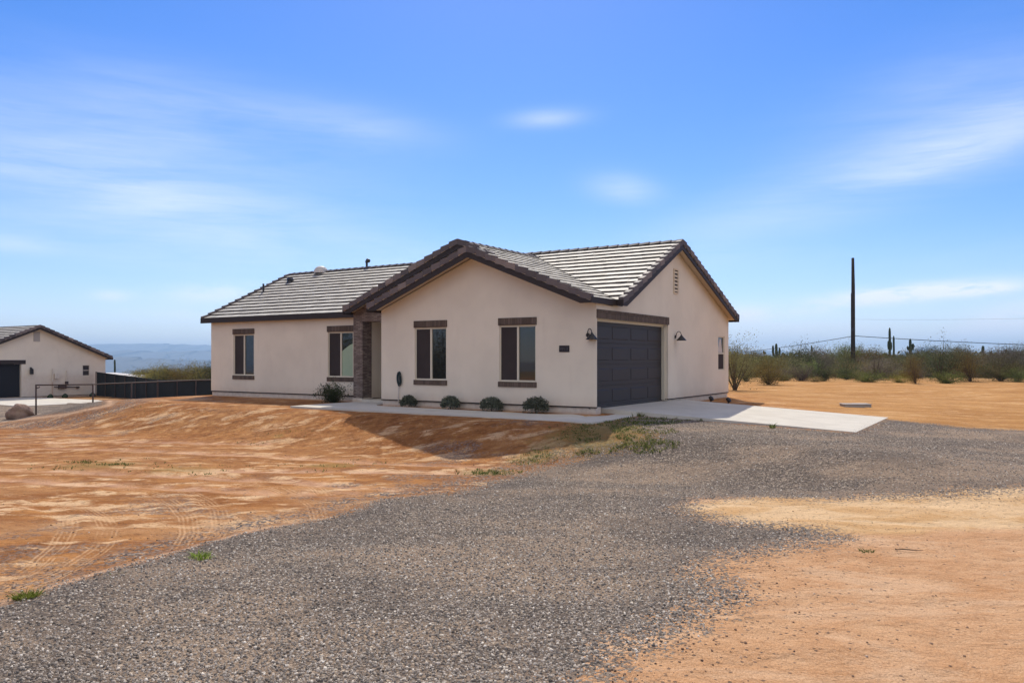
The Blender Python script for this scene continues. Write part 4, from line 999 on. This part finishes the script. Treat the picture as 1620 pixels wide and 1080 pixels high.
# ---- saguaros
def saguaro(px, dist, top, wid, arms, label, base_h=None):
    wid *= 1.25; arms = [(a, b, c, d*1.25) for a, b, c, d in arms]
    X = (px-810)/FPX*dist; z0_ = ground_z(X, dist); zt = (HOR-top)/FPX*dist+CZ; e = empty('saguaro_cactus', (X, dist, z0_-.1), 0, label=label, cat='cactus')
    def ribbed(mb, pts, rad, n=16):
        k = len(mb.v); mb.tube(pts, rad, n, True)
        for i in range(len(pts)):
            c = Vector(pts[i])
            for j in range(0, n, 2):
                v_ = Vector(mb.v[k+i*n+j]); mb.v[k+i*n+j] = tuple(c+(v_-c)*.82)
    Ht = zt-z0_+.1; r_ = wid/2/FPX*dist
    mb = MB(); ribbed(mb, [(0, 0, 0), (0, 0, Ht*.3), (.02, 0, Ht*.6), (0, 0, Ht*.9), (0, 0, Ht*.97), (0, 0, Ht)], [r_*.85, r_, r_*1.03, r_*.95, r_*.7, r_*.2]); mb.build('trunk', M['cactus'], e, True)
    for (dxp, ystart, ytop, wp) in arms:
        ax = dxp/FPX*dist; zs_ = (HOR-ystart)/FPX*dist+CZ-z0_+.1; ze = (HOR-ytop)/FPX*dist+CZ-z0_+.1; ra = wp/2/FPX*dist
        yo = .15*(1 if dxp > 0 else -1)
        mb = MB(); ribbed(mb, [(0, 0, zs_), (ax*.5, yo*.5, zs_-.06), (ax*.85, yo, zs_+.04), (ax, yo, zs_+.3), (ax, yo, (zs_+ze)/2), (ax, yo, ze-.12), (ax, yo, ze)], [ra*.8, ra*.9, ra, ra, ra*1.02, ra*.8, ra*.25]); mb.build('arm', M['cactus'], e, True)
saguaro(1228, 88, 543, 3.4, [(-5.8, 562, 546, 2.8), (6, 563, 550, 2.8), (2.5, 560, 555, 2.4)], 'saguaro cactus with three stout arms rising behind the yellow green fan bush')
saguaro(1264.5, 110, 554, 2.4, [], 'short single stem saguaro between the three armed one and a thin pale one')
saguaro(1284, 120, 546, 2.0, [], 'thin single stem saguaro, second to the left of the utility pole')
saguaro(1407.5, 92, 518, 3.0, [(-3.5, 552, 539, 1.8), (3.8, 553, 541, 1.8)], 'tallest saguaro right of the utility pole with two small upturned arms')
saguaro(1413.8, 96, 531, 2.4, [], 'slender straight saguaro just right of the tallest one')
saguaro(1440, 92, 535.5, 3.4, [(-5, 553, 547, 2.6), (5.2, 552, 543, 3.6)], 'stout saguaro with two arms under the sagging wire')
saguaro(1555, 100, 546.5, 3.6, [(-2.5, 556, 551, 2.2)], 'stubby saguaro head poking out above the orange tinged olive bush')
saguaro(1592, 104, 552, 3.0, [], 'single saguaro top showing over the bushes near the right edge')
saguaro(181.5, 95, 568.5, 2.2, [], 'lone saguaro rising behind the neighbouring fence on the left')

# ---- utility pole and wires
PX, PD = (1349.5-810)/FPX*72, 72.0
zt = (HOR-408)/FPX*PD+CZ; e = empty('utility_pole', (PX, PD, ground_z(PX, PD)-.2), 0, label='tall dark bare utility pole standing in the scrub', cat='pole')
hh = zt-e.location.z
mb = MB(); mb.tube([(0, 0, 0), (0, 0, hh*.4), (.01, 0, hh*.75), (-.02, 0, hh)], [.205, .185, .16, .125], 14); mb.build('pole', M['wood_pole'], e, True)
mb = MB(); mb.box(-.03, .03, -.2, -.1, hh-.95, hh-.6); mb.tube([(-.17, 0, hh*.1), (-.17, 0, hh*.7)], .03, 6); mb.box(-.2, .06, -.23, -.14, 4.35-.2, 4.35+.1); mb.build('bracket', M['black'], e)
def wire(name, A, B, sag, r_, label, grp=None):
    A, B = Vector(A), Vector(B); pts = []
    for i in range(25):
        q = i/24; p = A.lerp(B, q); p.z -= sag*4*q*(1-q); pts.append(p)
    mb = MB(); mb.tube(pts, r_, 5); o = mb.build(name, M['wire'], None); tag(o, label, 'wire', grp)
W = lambda px, py, Z: ((px-810)/FPX*Z, Z, (HOR-py)/FPX*Z+CZ)
wire('overhead_wire', W(1348, 531, 72), W(2050, 552, 66), .35, .03, 'dark overhead wire running right from the utility pole')
wire('overhead_wire', W(1347, 532, 72), W(1080, 562, 150), .5, .03, 'faint overhead wire descending left from the utility pole to the house')
wire('overhead_wire', W(1349, 505, 72), W(1900, 492, 76), .3, .006, 'thin barely visible wire high on the right of the pole')

# ------------------------------------------------------------------ left side: neighbour, fences, boulder
def WT(t, s, z): return (X0-CA*t+SA*s, Z0+SA*t+CA*s, z)
nh = empty('neighbour_house', WT(NT_, 0, 0), -YAW, label='neighbouring beige stucco house with open dark garage at the left edge', cat='house')
def L(t, s, h): return (-(t), s, h+CZ)     # local to the neighbour: t measured from its gable wall
def lbox(mb, t0, t1, s0, s1, h0, h1): return mb.box(-max(t0, t1), -min(t0, t1), min(s0, s1), max(s0, s1), h0+CZ, h1+CZ)
NF = -2.50; NR = 2.05; NE = .12; SL, SRt, SA_ = 3.9, 13.07, 8.5
mm = (NR-NE)/(SRt-SA_)
hN = lambda s: NR-mm*abs(s-SA_)
nw = MB(); LP = lambda u, z, dd: L(dd, u, z)
panel(nw, LP, SL, SRt, NF, NE, [(4.4, 7.5, NF, -.36, .22), (11.45, 11.95, -1.2, -.45, .06)], [(SL, NE), (SRt, NE), (SA_, NR)])
nw.quad(L(0, SRt, NF), L(16, SRt, NF), L(16, SRt, NE), L(0, SRt, NE)); nw.quad(L(0, SL, NF), L(16, SL, NF), L(16, SL, NE), L(0, SL, NE))
nw.build('wall', M['stucco'], nh)
q_ = MB(); lbox(q_, .03, 15.9, SL+.03, SRt-.03, NF-.35, NF-.012); q_.build('stem_wall', M['stem'], nh)
q_ = MB(); lbox(q_, -.004, .03, 7.52, SRt, NF-.012, NF+.006); q_.build('weep_screed', M['fascia'], nh)
nr = MB()
courses_T = T
def T(t, s, h): return L(t, s, h)
courses(nr, [(-.35, 3.6), (16.3, 3.6), (16.3, SA_), (-.35, SA_)], (0, -1), 3.6, .305, lambda t, s: hN(s)+.10)
courses(nr, [(-.35, SA_), (16.3, SA_), (16.3, 13.4), (-.35, 13.4)], (0, 1), -13.4, .305, lambda t, s: hN(s)+.10)
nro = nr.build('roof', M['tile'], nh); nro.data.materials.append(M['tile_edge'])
q_ = MB(); q_.prism([(.35, 3.6), (-16.3, 3.6), (-16.3, SA_), (.35, SA_)], lambda x, y: hN(y)+CZ+.0, lambda x, y: hN(y)+CZ+.085); q_.prism([(.35, SA_), (-16.3, SA_), (-16.3, 13.4), (.35, 13.4)], lambda x, y: hN(y)+CZ+.0, lambda x, y: hN(y)+CZ+.085); q_.build('soffit', M['soffit'], nro)
rk2 = MB(); fb2 = MB(); rake(rk2, fb2, (-.35, 3.6, hN(3.6)+.10), (-.35, SA_, NR+.10), (-1, 0)); rk2.build('rake_tiles', M['rake'], nro); rk2 = MB(); rake(rk2, fb2, (-.35, 13.4, hN(13.4)+.10), (-.35, SA_, NR+.10), (-1, 0))
P_ = []
rk2.build('rake_tiles', M['rake'], nro); lbox(fb2, -.37, 16.3, 13.39, 13.43, hN(13.4)-.06, hN(13.4)+.12); fb2.build('fascia', M['fascia'], nro)
T = courses_T
q_ = MB(); q_.tube([L(1.5, 10.2, hN(10.2)), L(1.5, 10.2, hN(10.2)+.5)], .05, 8); q_.tube([L(1.5, 10.2, hN(10.2)+.42), L(1.5, 10.2, hN(10.2)+.5)], .09, 8); q_.build('vent_pipe', M['black'], nro)
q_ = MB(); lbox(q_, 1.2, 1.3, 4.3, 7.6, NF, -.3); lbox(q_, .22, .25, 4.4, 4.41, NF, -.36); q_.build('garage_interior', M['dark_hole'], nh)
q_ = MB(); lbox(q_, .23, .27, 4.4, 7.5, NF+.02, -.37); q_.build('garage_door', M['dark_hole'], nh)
q_ = MB(); lbox(q_, -.03, .01, 4.3, 7.75, -.36, -.10); q_.build('lintel', M['fascia'], nh)
q_ = MB()
for (a, c, d_, e_) in ((11.45, 11.95, -.49, -.45), (11.45, 11.95, -1.2, -1.16), (11.45, 11.49, -1.16, -.49), (11.91, 11.95, -1.16, -.49), (11.49, 11.91, -.84, -.80)): lbox(q_, .02, .06, a, c, d_, e_)
nwi = q_.build('window', M['stem'], nh); q_ = MB(); lbox(q_, .04, .05, 11.49, 11.91, -1.16, -.49); q_.build('pane', M['screen'], nwi)
q_ = MB(); lbox(q_, -.03, .0, 8.24, 8.64, 1.12, 1.78)
for i in range(5): lbox(q_, -.04, -.03, 8.27, 8.61, 1.17+i*.12, 1.23+i*.12)
M['vent_grey'] = mat('vent_grey', speck((.36, .33, .30), .1, 9))
q_.build('gable_vent', M['vent_grey'], nh)
p0 = WT(NT_-.02, 8.05, (-.75)+CZ); e = empty('lantern', p0, -YAW, label='small dark wall lantern right of the neighbouring garage opening', cat='lamp')
q_ = MB(); q_.box(-.0, .06, -.05, .05, -.22, .18); q_.box(.06, .22, -.09, .09, -.28, .05); q_.build('housing', M['black'], e, bevel=.01); q_ = MB(); q_.tube([(.13, 0, .05), (.13, 0, .14)], [.12, .02], 8); q_.build('cap', M['black'], e)
# meters and conduits on its wall
p0 = WT(NT_-.01, 9.3, -1.6+CZ); e = empty('utility_meter', p0, -YAW, label='grey utility box with thin conduits on the neighbouring wall', cat='meter')
q_ = MB(); q_.box(.0, .12, .25, .5, .25, .6); q_.build('box', M['stem'], e, bevel=.01)
q_ = MB(); q_.tube([(.05, .12, -.85), (.05, .12, .95)], .03, 6); q_.tube([(.05, 1.05, -.4), (.05, 1.05, .8)], .03, 6); q_.build('conduit', M['stem'], e)
q_ = MB(); q_.box(.0, .2, .5, .95, -.42, -.18); q_.tube([(.1, .2, -.3), (.1, 1.9, -.36)], .035, 6); q_.box(.02, .15, .95, 1.12, -.15, .05); q_.box(.02, .12, 1.7, 1.85, -.45, -.3); q_.build('valve', M['rust'], e)
for i, (px, py) in enumerate(((66, 629.5), (84, 629.5), (107, 628.5), (113, 628.5))):
    p = Gpt(px, py); rn = random.Random(i); q_ = MB(); q_.tube([(0, 0, -.05), (0, 0, .12), (.02, 0, .22), (0, 0, .3)], [.16, .2, .15, .05], 8)
    pt = WT(NT_-.6, 9.0+i*.95+(.9 if i > 1 else 0), NF+CZ-.15); o = q_.build('barrel_cactus', M['cactus'], None, True); o.location = pt
    tag(o, 'small dark barrel cactus at the foot of the neighbouring wall', 'cactus', 'small dark plants along the neighbouring wall')
# its apron
mb = MB(); P = [WT(NT_+.2, 3.5, 0), WT(NT_+.2, 8.0, 0), WT(NT_-8.2, 9.6, 0), WT(NT_-8.2, 3.5, 0)]
hz_ = [-2.53, -2.53, -2.62, -2.62]
mb.hexa([(p[0], p[1], CZ+h-.2) for p, h in zip(P, hz_)]+[(p[0], p[1], CZ+h) for p, h in zip(P, hz_)]); o = mb.build('neighbour_driveway', M['concrete']); tag(o, kind='structure')
# screened fence
def fence(A, B, htop0, htop1, hb, label, npost, inner=True):
    A, B = Vector(A), Vector(B); e = empty('screened_fence', (A.x, A.y, 0), 0, label=label, cat='fence'); d_ = (B-A); Lh = d_.length; u = d_/Lh; nrm = Vector((-u.y, u.x))
    mb = MB(); n = 60; k = 0
    for i in range(n+1):
        q = i/n; p = u*(Lh*q)+nrm*(.03*math.sin(q*npost*2*math.pi)); zt_ = htop0+(htop1-htop0)*q-.03*abs(math.sin(q*npost*math.pi))
        mb.v += [(p.x, p.y, hb), (p.x, p.y, zt_), (p.x+nrm.x*.008, p.y+nrm.y*.008, zt_), (p.x+nrm.x*.008, p.y+nrm.y*.008, hb)]
    for i in range(n):
        a = i*4; b = a+4
        for j in range(4): mb.f.append((a+j, b+j, b+(j+1) % 4, a+(j+1) % 4))
    mb.build('mesh_screen', M['shade'], e)
    for i in range(npost+1):
        q = i/npost; p = u*(Lh*q)-nrm*.05; mb = MB(); mb.tube([(p.x, p.y, hb-.1), (p.x, p.y, htop0+(htop1-htop0)*q+.04)], .03, 8); mb.build('post', M['rust'], e)
    mb = MB(); a = -nrm*.05; b = u*Lh-nrm*.05; mb.tube([(a.x, a.y, htop0), (b.x, b.y, htop1)], .024, 6); mb.build('top_rail', M['shade'], e)
fa = ((153-810)/FPX*54.6, 54.6); fc = ((250-810)/FPX*49.0, 49.0); fe = ((420-810)/FPX*52.5, 52.5)
zt0 = (HOR-588.5)/FPX*54.6+CZ; zt1 = (HOR-601)/FPX*49+CZ; zt2 = (HOR-603)/FPX*52.5+CZ
fence(fa, fc, zt0, zt1, CZ-3.0, 'dark screened fence running from the neighbouring wall to its corner', 6)
fence(fc, fe, zt1, zt2, CZ-3.0, 'dark screened fence stretch running behind the main house', 6)
# pale shed roof beyond the fence
X_, Y_ = (192-810)/FPX*70, 70; z_ = (HOR-588)/FPX*70+CZ; e = empty('shed', (X_, Y_, z_-1.6), -.2, label='low white roofed shed just behind the screened fence', cat='shed')
mb = MB(); mb.hexa([(-2.3, -2, 1.25), (2.8, -2, 1.0), (2.8, 2, 1.0), (-2.3, 2, 1.25), (-2.3, -2, 1.5), (2.8, -2, 1.12), (2.8, 2, 1.12), (-2.3, 2, 1.5)]); mb.build('roof', M['pipe'], e); mb = MB(); mb.box(-2.1, 2.5, -1.8, 1.8, -1, 1.02); mb.build('wall', M['stem'], e)
# pipe rail fence
e = empty('pipe_fence', (0, 0, 0), 0, label='rusty pipe rail fence on thin posts in front of the neighbouring lot', cat='fence')
zr = CZ-1.06; PP = [((57-810)/FPX*31.2, 31.2), ((147-810)/FPX*32.0, 32.0), ((208-810)/FPX*34.2, 34.2), ((310-810)/FPX*38.3, 38.3), ((420-810)/FPX*41.5, 41.5)]
e.location = (PP[0][0], PP[0][1], 0); ox, oy = PP[0]
mb = MB(); mb.tube([(p[0]-ox, p[1]-oy, zr) for p in PP], .026, 8); mb.build('rail', M['rust'], e, True)
for p in PP:
    mb = MB(); z0_ = ground_z(*p); mb.tube([(p[0]-ox, p[1]-oy, z0_-.3), (p[0]-ox, p[1]-oy, zr+.03)], .032 if p[0] < -16 else .022, 8); mb.build('post', M['rust'], e, True)
mb = MB(); mb.tube([(0, 0, zr-.12), (.12, 0, zr-.1), (.14, 0, zr-.06)], .02, 6); mb.build('latch', M['rust'], e)
# boulder
def boulder(name, loc, r_, seed, m, sub=4):
    import bmesh
    bm = bmesh.new(); bmesh.ops.create_icosphere(bm, subdivisions=sub, radius=1)
    for v in bm.verts:
        c = v.co.copy(); n1 = float(fbm(np.array([c.x*1.3+seed]), np.array([c.y*1.3+c.z*1.7]), 3, seed)[0]); n2 = float(fbm(np.array([c.x*5+seed]), np.array([c.y*5+c.z*4]), 3, seed+2)[0])
        k = 1+.28*n1+.05*n2; k *= 1-.18*max(0, c.z-.55)
        v.co = Vector((c.x*r_[0]*k*(1-.22*c.z if c.x > 0 else 1), c.y*r_[1]*k, c.z*r_[2]*k))
    me = bpy.data.meshes.new(name); bm.to_mesh(me); bm.free(); me.polygons.foreach_set('use_smooth', [True]*len(me.polygons))
    return link(name, me, m, None, loc)
p = Gpt(31, 662); o = boulder('boulder', (p.x, p.y, p.z+.22), (.50, .42, .46), 3, M['rock']); o.rotation_euler = (0, 0, .2); tag(o, 'large brown boulder by the first post of the pipe fence', 'boulder')

# ------------------------------------------------------------------ small things on the ground
p = Gpt(1357, 643.5)
for dxp, w_, lab in ((-9, .62, 'larger grey concrete box lid lying on the dirt behind the apron'), (12, .42, 'smaller grey concrete box lid beside the larger one behind the apron')):
    mb = MB(); x = p.x+dxp/FPX*p.y
    mb.box(-w_/2, w_/2, -.28, .28, -.06, .04); mb.box(-w_/2-.02, w_/2+.02, -.30, .30, .041, .065)
    o = mb.build('concrete_box', M['concrete_box'], None, bevel=.01, loc=(x, p.y+(0 if dxp < 0 else .25), ground_z(x, p.y)+.04)); o.rotation_euler = (0, 0, -.12); tag(o, lab, 'box')
for (px, py, lab) in ((1124.5, 636, 'small black garden spotlight by the garage wall, left of the other one'), (1152, 638.5, 'small black garden spotlight on the dirt below the rear corner of the garage wall')):
    p = Gpt(px, py); e = empty('garden_spotlight', (p.x, p.y, p.z-.0), 0, label=lab, cat='light')
    mb = MB(); mb.tube([(0, 0, -.1), (0, 0, .05)], .02, 6); mb.build('stake', M['black'], e); mb = MB(); mb.tube([(.05, -.02, .05), (.02, 0, .12), (-.04, .02, .19)], [.055, .075, .05], 10); mb.build('housing', M['black'], e)
def tuft(name, loc, rad, h_, n, m, seed, label=None, group=None):
    rs = np.random.RandomState(seed); a = rs.rand(n)*2*math.pi; r_ = rad*rs.rand(n)**.6
    b = np.stack([r_*np.cos(a), r_*np.sin(a), np.zeros(n)-.01], -1); le = h_*(.5+.7*rs.rand(n)); lean = rs.randn(n, 2)*.38+np.stack([np.cos(a), np.sin(a)], -1)*.4
    m1 = b+np.stack([lean[:, 0]*le*.4, lean[:, 1]*le*.4, le*.6], -1); t1 = b+np.stack([lean[:, 0]*le, lean[:, 1]*le, le*(.95-.25*rs.rand(n))], -1)
    pr_ = np.stack([-np.sin(a+rs.randn(n)), np.cos(a+rs.randn(n)), np.zeros(n)], -1)*(.0045+.003*rs.rand(n))[:, None]
    V = np.stack([b-pr_, b+pr_, m1+pr_*.8, m1-pr_*.8, t1+pr_*.1, t1-pr_*.1], 1).reshape(-1, 3); k = np.arange(n)*6
    F = np.concatenate([np.stack([k, k+1, k+2, k+3], -1), np.stack([k+3, k+2, k+4, k+5], -1)]); var = np.tile(rs.rand(n), 2)
    o = link(name, np_mesh(name, V, F, var), M[m], None, loc); tag(o, label, 'grass', group); return o
tuft('grass_tuft', Gpt(43, 951), .085, .10, 420, 'tuft', 1, 'brightest green grass tuft at the left edge of the gravel')
tuft('grass_tuft', Gpt(318, 886), .10, .10, 200, 'tuft', 2, 'grass tuft on the gravel edge, farthest right of the three along it')
tuft('grass_tuft', Gpt(178, 919), .07, .08, 120, 'tuft', 3, 'sparse grass tuft on the gravel edge between the two greener ones')
tuft('grass_tuft', Gpt(1222, 677), .06, .13, 50, 'green', 4, 'single weed sprig poking up at the front edge of the sunlit apron')
tuft('grass_tuft', Gpt(1370, 873), .08, .05, 60, 'green', 6, 'tiny green weed on the sand left of the stick')
def weeds():
    rs = np.random.RandomState(31); B = []; LE = []
    for (px, py), r_, n, h_ in (((975, 682), 1.0, 620, .03), ((1005, 666), .8, 620, .04), ((950, 704), .5, 420, .045), ((1035, 705), .4, 200, .05), ((850, 722), .5, 120, .035), ((905, 692), 1.0, 120, .035), ((770, 748), .5, 80, .05), ((1085, 662), .9, 90, .05), ((160, 735), 1.3, 50, .03), ((290, 742), 1.1, 40, .03), ((520, 737), 1.0, 30, .03), ((128, 732), .22, 34, .04), ((185, 735), .22, 34, .04), ((435, 692), .8, 40, .03), ((232, 645), .5, 50, .04), ((1000, 657), .5, 90, .10)):
        c = Gpt(px, py); a = rs.rand(n)*6.283; q = r_*rs.rand(n)**.7; x = c.x+q*np.cos(a)*1.3; y = c.y+q*np.sin(a); kk = fbm(x*2, y*2, 3, 3) > -.15; x, y = x[kk], y[kk]
        B.append(np.stack([x, y, H(x, y)+CZ], -1)); LE.append(h_*(.4+.8*rs.rand(len(x))))
    b = np.concatenate(B); le = np.concatenate(LE); n = len(b); tt_, ss_ = ts(b[:, 0], b[:, 1]); ok = ~((ss_ > -2.05) & (tt_ > -6.0) & (ss_ < 6) & ~((tt_ < -.9) & (ss_ < .6))); b = b[ok]; le = le[ok]; n = len(b)
    b = np.repeat(b, 3, 0)+rs.randn(n*3, 3)*np.array([.03, .03, 0]); le = np.repeat(le, 3); n = len(b)
    ln_ = rs.randn(n, 2)*.5; t1 = b+np.stack([ln_[:, 0]*le, ln_[:, 1]*le, le], -1); a = rs.rand(n)*6.28; pr_ = np.stack([np.cos(a), np.sin(a), np.zeros(n)], -1)*.010
    V = np.stack([b-pr_, b+pr_, t1+pr_*.4, t1-pr_*.4], 1).reshape(-1, 3); return np_mesh('weeds', V, np.arange(4*n).reshape(n, 4), rs.rand(n))
o = link('weeds', weeds(), M['grass']); tag(o, 'thin green and yellow weeds sprouting by the walk corner and along the yard', 'weeds', kind='stuff')
# stick
p = Gpt(1437, 871); mb = MB(); mb.tube([(-.14, .02, .012), (-.05, .0, .02), (.04, -.01, .014), (.15, -.02, .01)], [.004, .007, .006, .003], 6); mb.tube([(-.12, .02, .015), (-.15, -.01, .03)], .004, 5); o = mb.build('stick', M['bark'], None, loc=p); tag(o, 'thin dark stick lying on the pale sand', 'stick')
# loose stones: gravel on the drive (stuff) and scattered pebbles on the dirt
def stones(name, n, rlo, rhi, ang, test, smin, smax, seed, cmat):
    rs = np.random.RandomState(seed); r_ = rlo*np.exp(rs.rand(n)*math.log(rhi/rlo)); a = (rs.rand(n)*2-1)*ang*math.pi/180; x = r_*np.sin(a); y = r_*np.cos(a)
    h_, gv_ = grid_heights(x, y); k = test(gv_, x, y, rs); x, y, h_ = x[k], y[k], h_[k]; n = len(x)
    s_ = smin+(smax-smin)*rs.rand(n)**2.2
    base = np.array([(-1, -1, -1), (1, -1, -1), (1, 1, -1), (-1, 1, -1), (-1, -1, 1), (1, -1, 1), (1, 1, 1), (-1, 1, 1)])*.5
    V = base[None]*(1+.45*(rs.rand(n, 8, 3)-.5)*2)*np.array([1, 1, .62]); V[:, 4:, :2] *= .72
    q = rs.rand(n)*6.283; c, s2 = np.cos(q)[:, None], np.sin(q)[:, None]; tx = (rs.randn(n)*.35)[:, None]
    V = np.stack([V[..., 0]*c-V[..., 1]*s2, V[..., 0]*s2+V[..., 1]*c, V[..., 2]+V[..., 0]*tx], -1)*s_[:, None, None]
    V += np.stack([x, y, h_+CZ+s_*.18], -1)[:, None]
    f = np.array([(4, 5, 6, 7), (0, 1, 5, 4), (1, 2, 6, 5), (2, 3, 7, 6), (3, 0, 4, 7)]); F = (np.arange(n)*8)[:, None, None]+f[None]
    o = link(name, np_mesh(name, V.reshape(-1, 3), F.reshape(-1, 4), np.repeat(rs.rand(n), 5)), cmat); return o
def f_stone(g, p, o):
    g.put(p.inputs['Base Color'], g.ramp(g.attr('var'), [(0, (.085, .075, .067)), (.3, (.18, .153, .128)), (.62, (.32, .272, .225)), (.88, (.46, .395, .325)), (1, (.70, .63, .53))]))
M['stone_bit'] = mat('crushed_rock', f_stone, rough=.9, spec=.2)
def f_peb(g, p, o):
    g.put(p.inputs['Base Color'], g.ramp(g.attr('var'), [(0, (.07, .045, .035)), (.5, (.20, .12, .075)), (.9, (.42, .27, .17)), (1, (.6, .5, .4))]))
M['pebble'] = mat('pebble', f_peb, rough=.9, spec=.15)
o = stones('gravel', 190000, 4.2, 22, 40, lambda gv_, x, y, rs: (gv_+.3*fbm(x*2.3, y*2.3, 4, 2)+.12*rs.randn(len(x))) > 0.0, .007, .022, 3, M['stone_bit']); tag(o, 'crushed grey rock covering the drive', 'gravel', kind='stuff')
o = stones('pebbles', 26000, 4.2, 30, 40, lambda gv_, x, y, rs: (gv_ < 0) & (rs.rand(len(x)) < np.clip(.07+.8*np.exp(gv_/.28)*(x > 0)+.9*(x < 0)*np.exp(-((gv_+.45)/.4)**2)+.35*(fbm(x*.7, y, 3, 21) > .12)*(x < 0)*(gv_ > -4), 0, 1)), .005, .020, 8, M['pebble']); tag(o, 'small scattered pebbles and clods on the bare dirt', 'pebbles', kind='stuff')

# ------------------------------------------------------------------ haze
def haze():
    mb = MB(); mb.box(-12000, 12000, -1500, 11600, -150, 235); me = mb.mesh('haze'); m = bpy.data.materials.new('haze_air'); m.use_nodes = True; g = NT(m.node_tree); g.n.clear()
    o = g.n.new('ShaderNodeOutputMaterial'); v = g.n.new('ShaderNodeVolumePrincipled'); v.inputs['Color'].default_value = (.50, .73, 1.0, 1); v.inputs['Density'].default_value = HAZE
    v.inputs['Anisotropy'].default_value = .2; g.l.new(v.outputs[0], o.inputs['Volume'])
    ob = link('haze', me, m); tag(ob, kind='stuff'); ob['label'] = 'pale blue haze in the air over the far plain'; ob['category'] = 'haze'
HAZE = 1.75e-4
haze()
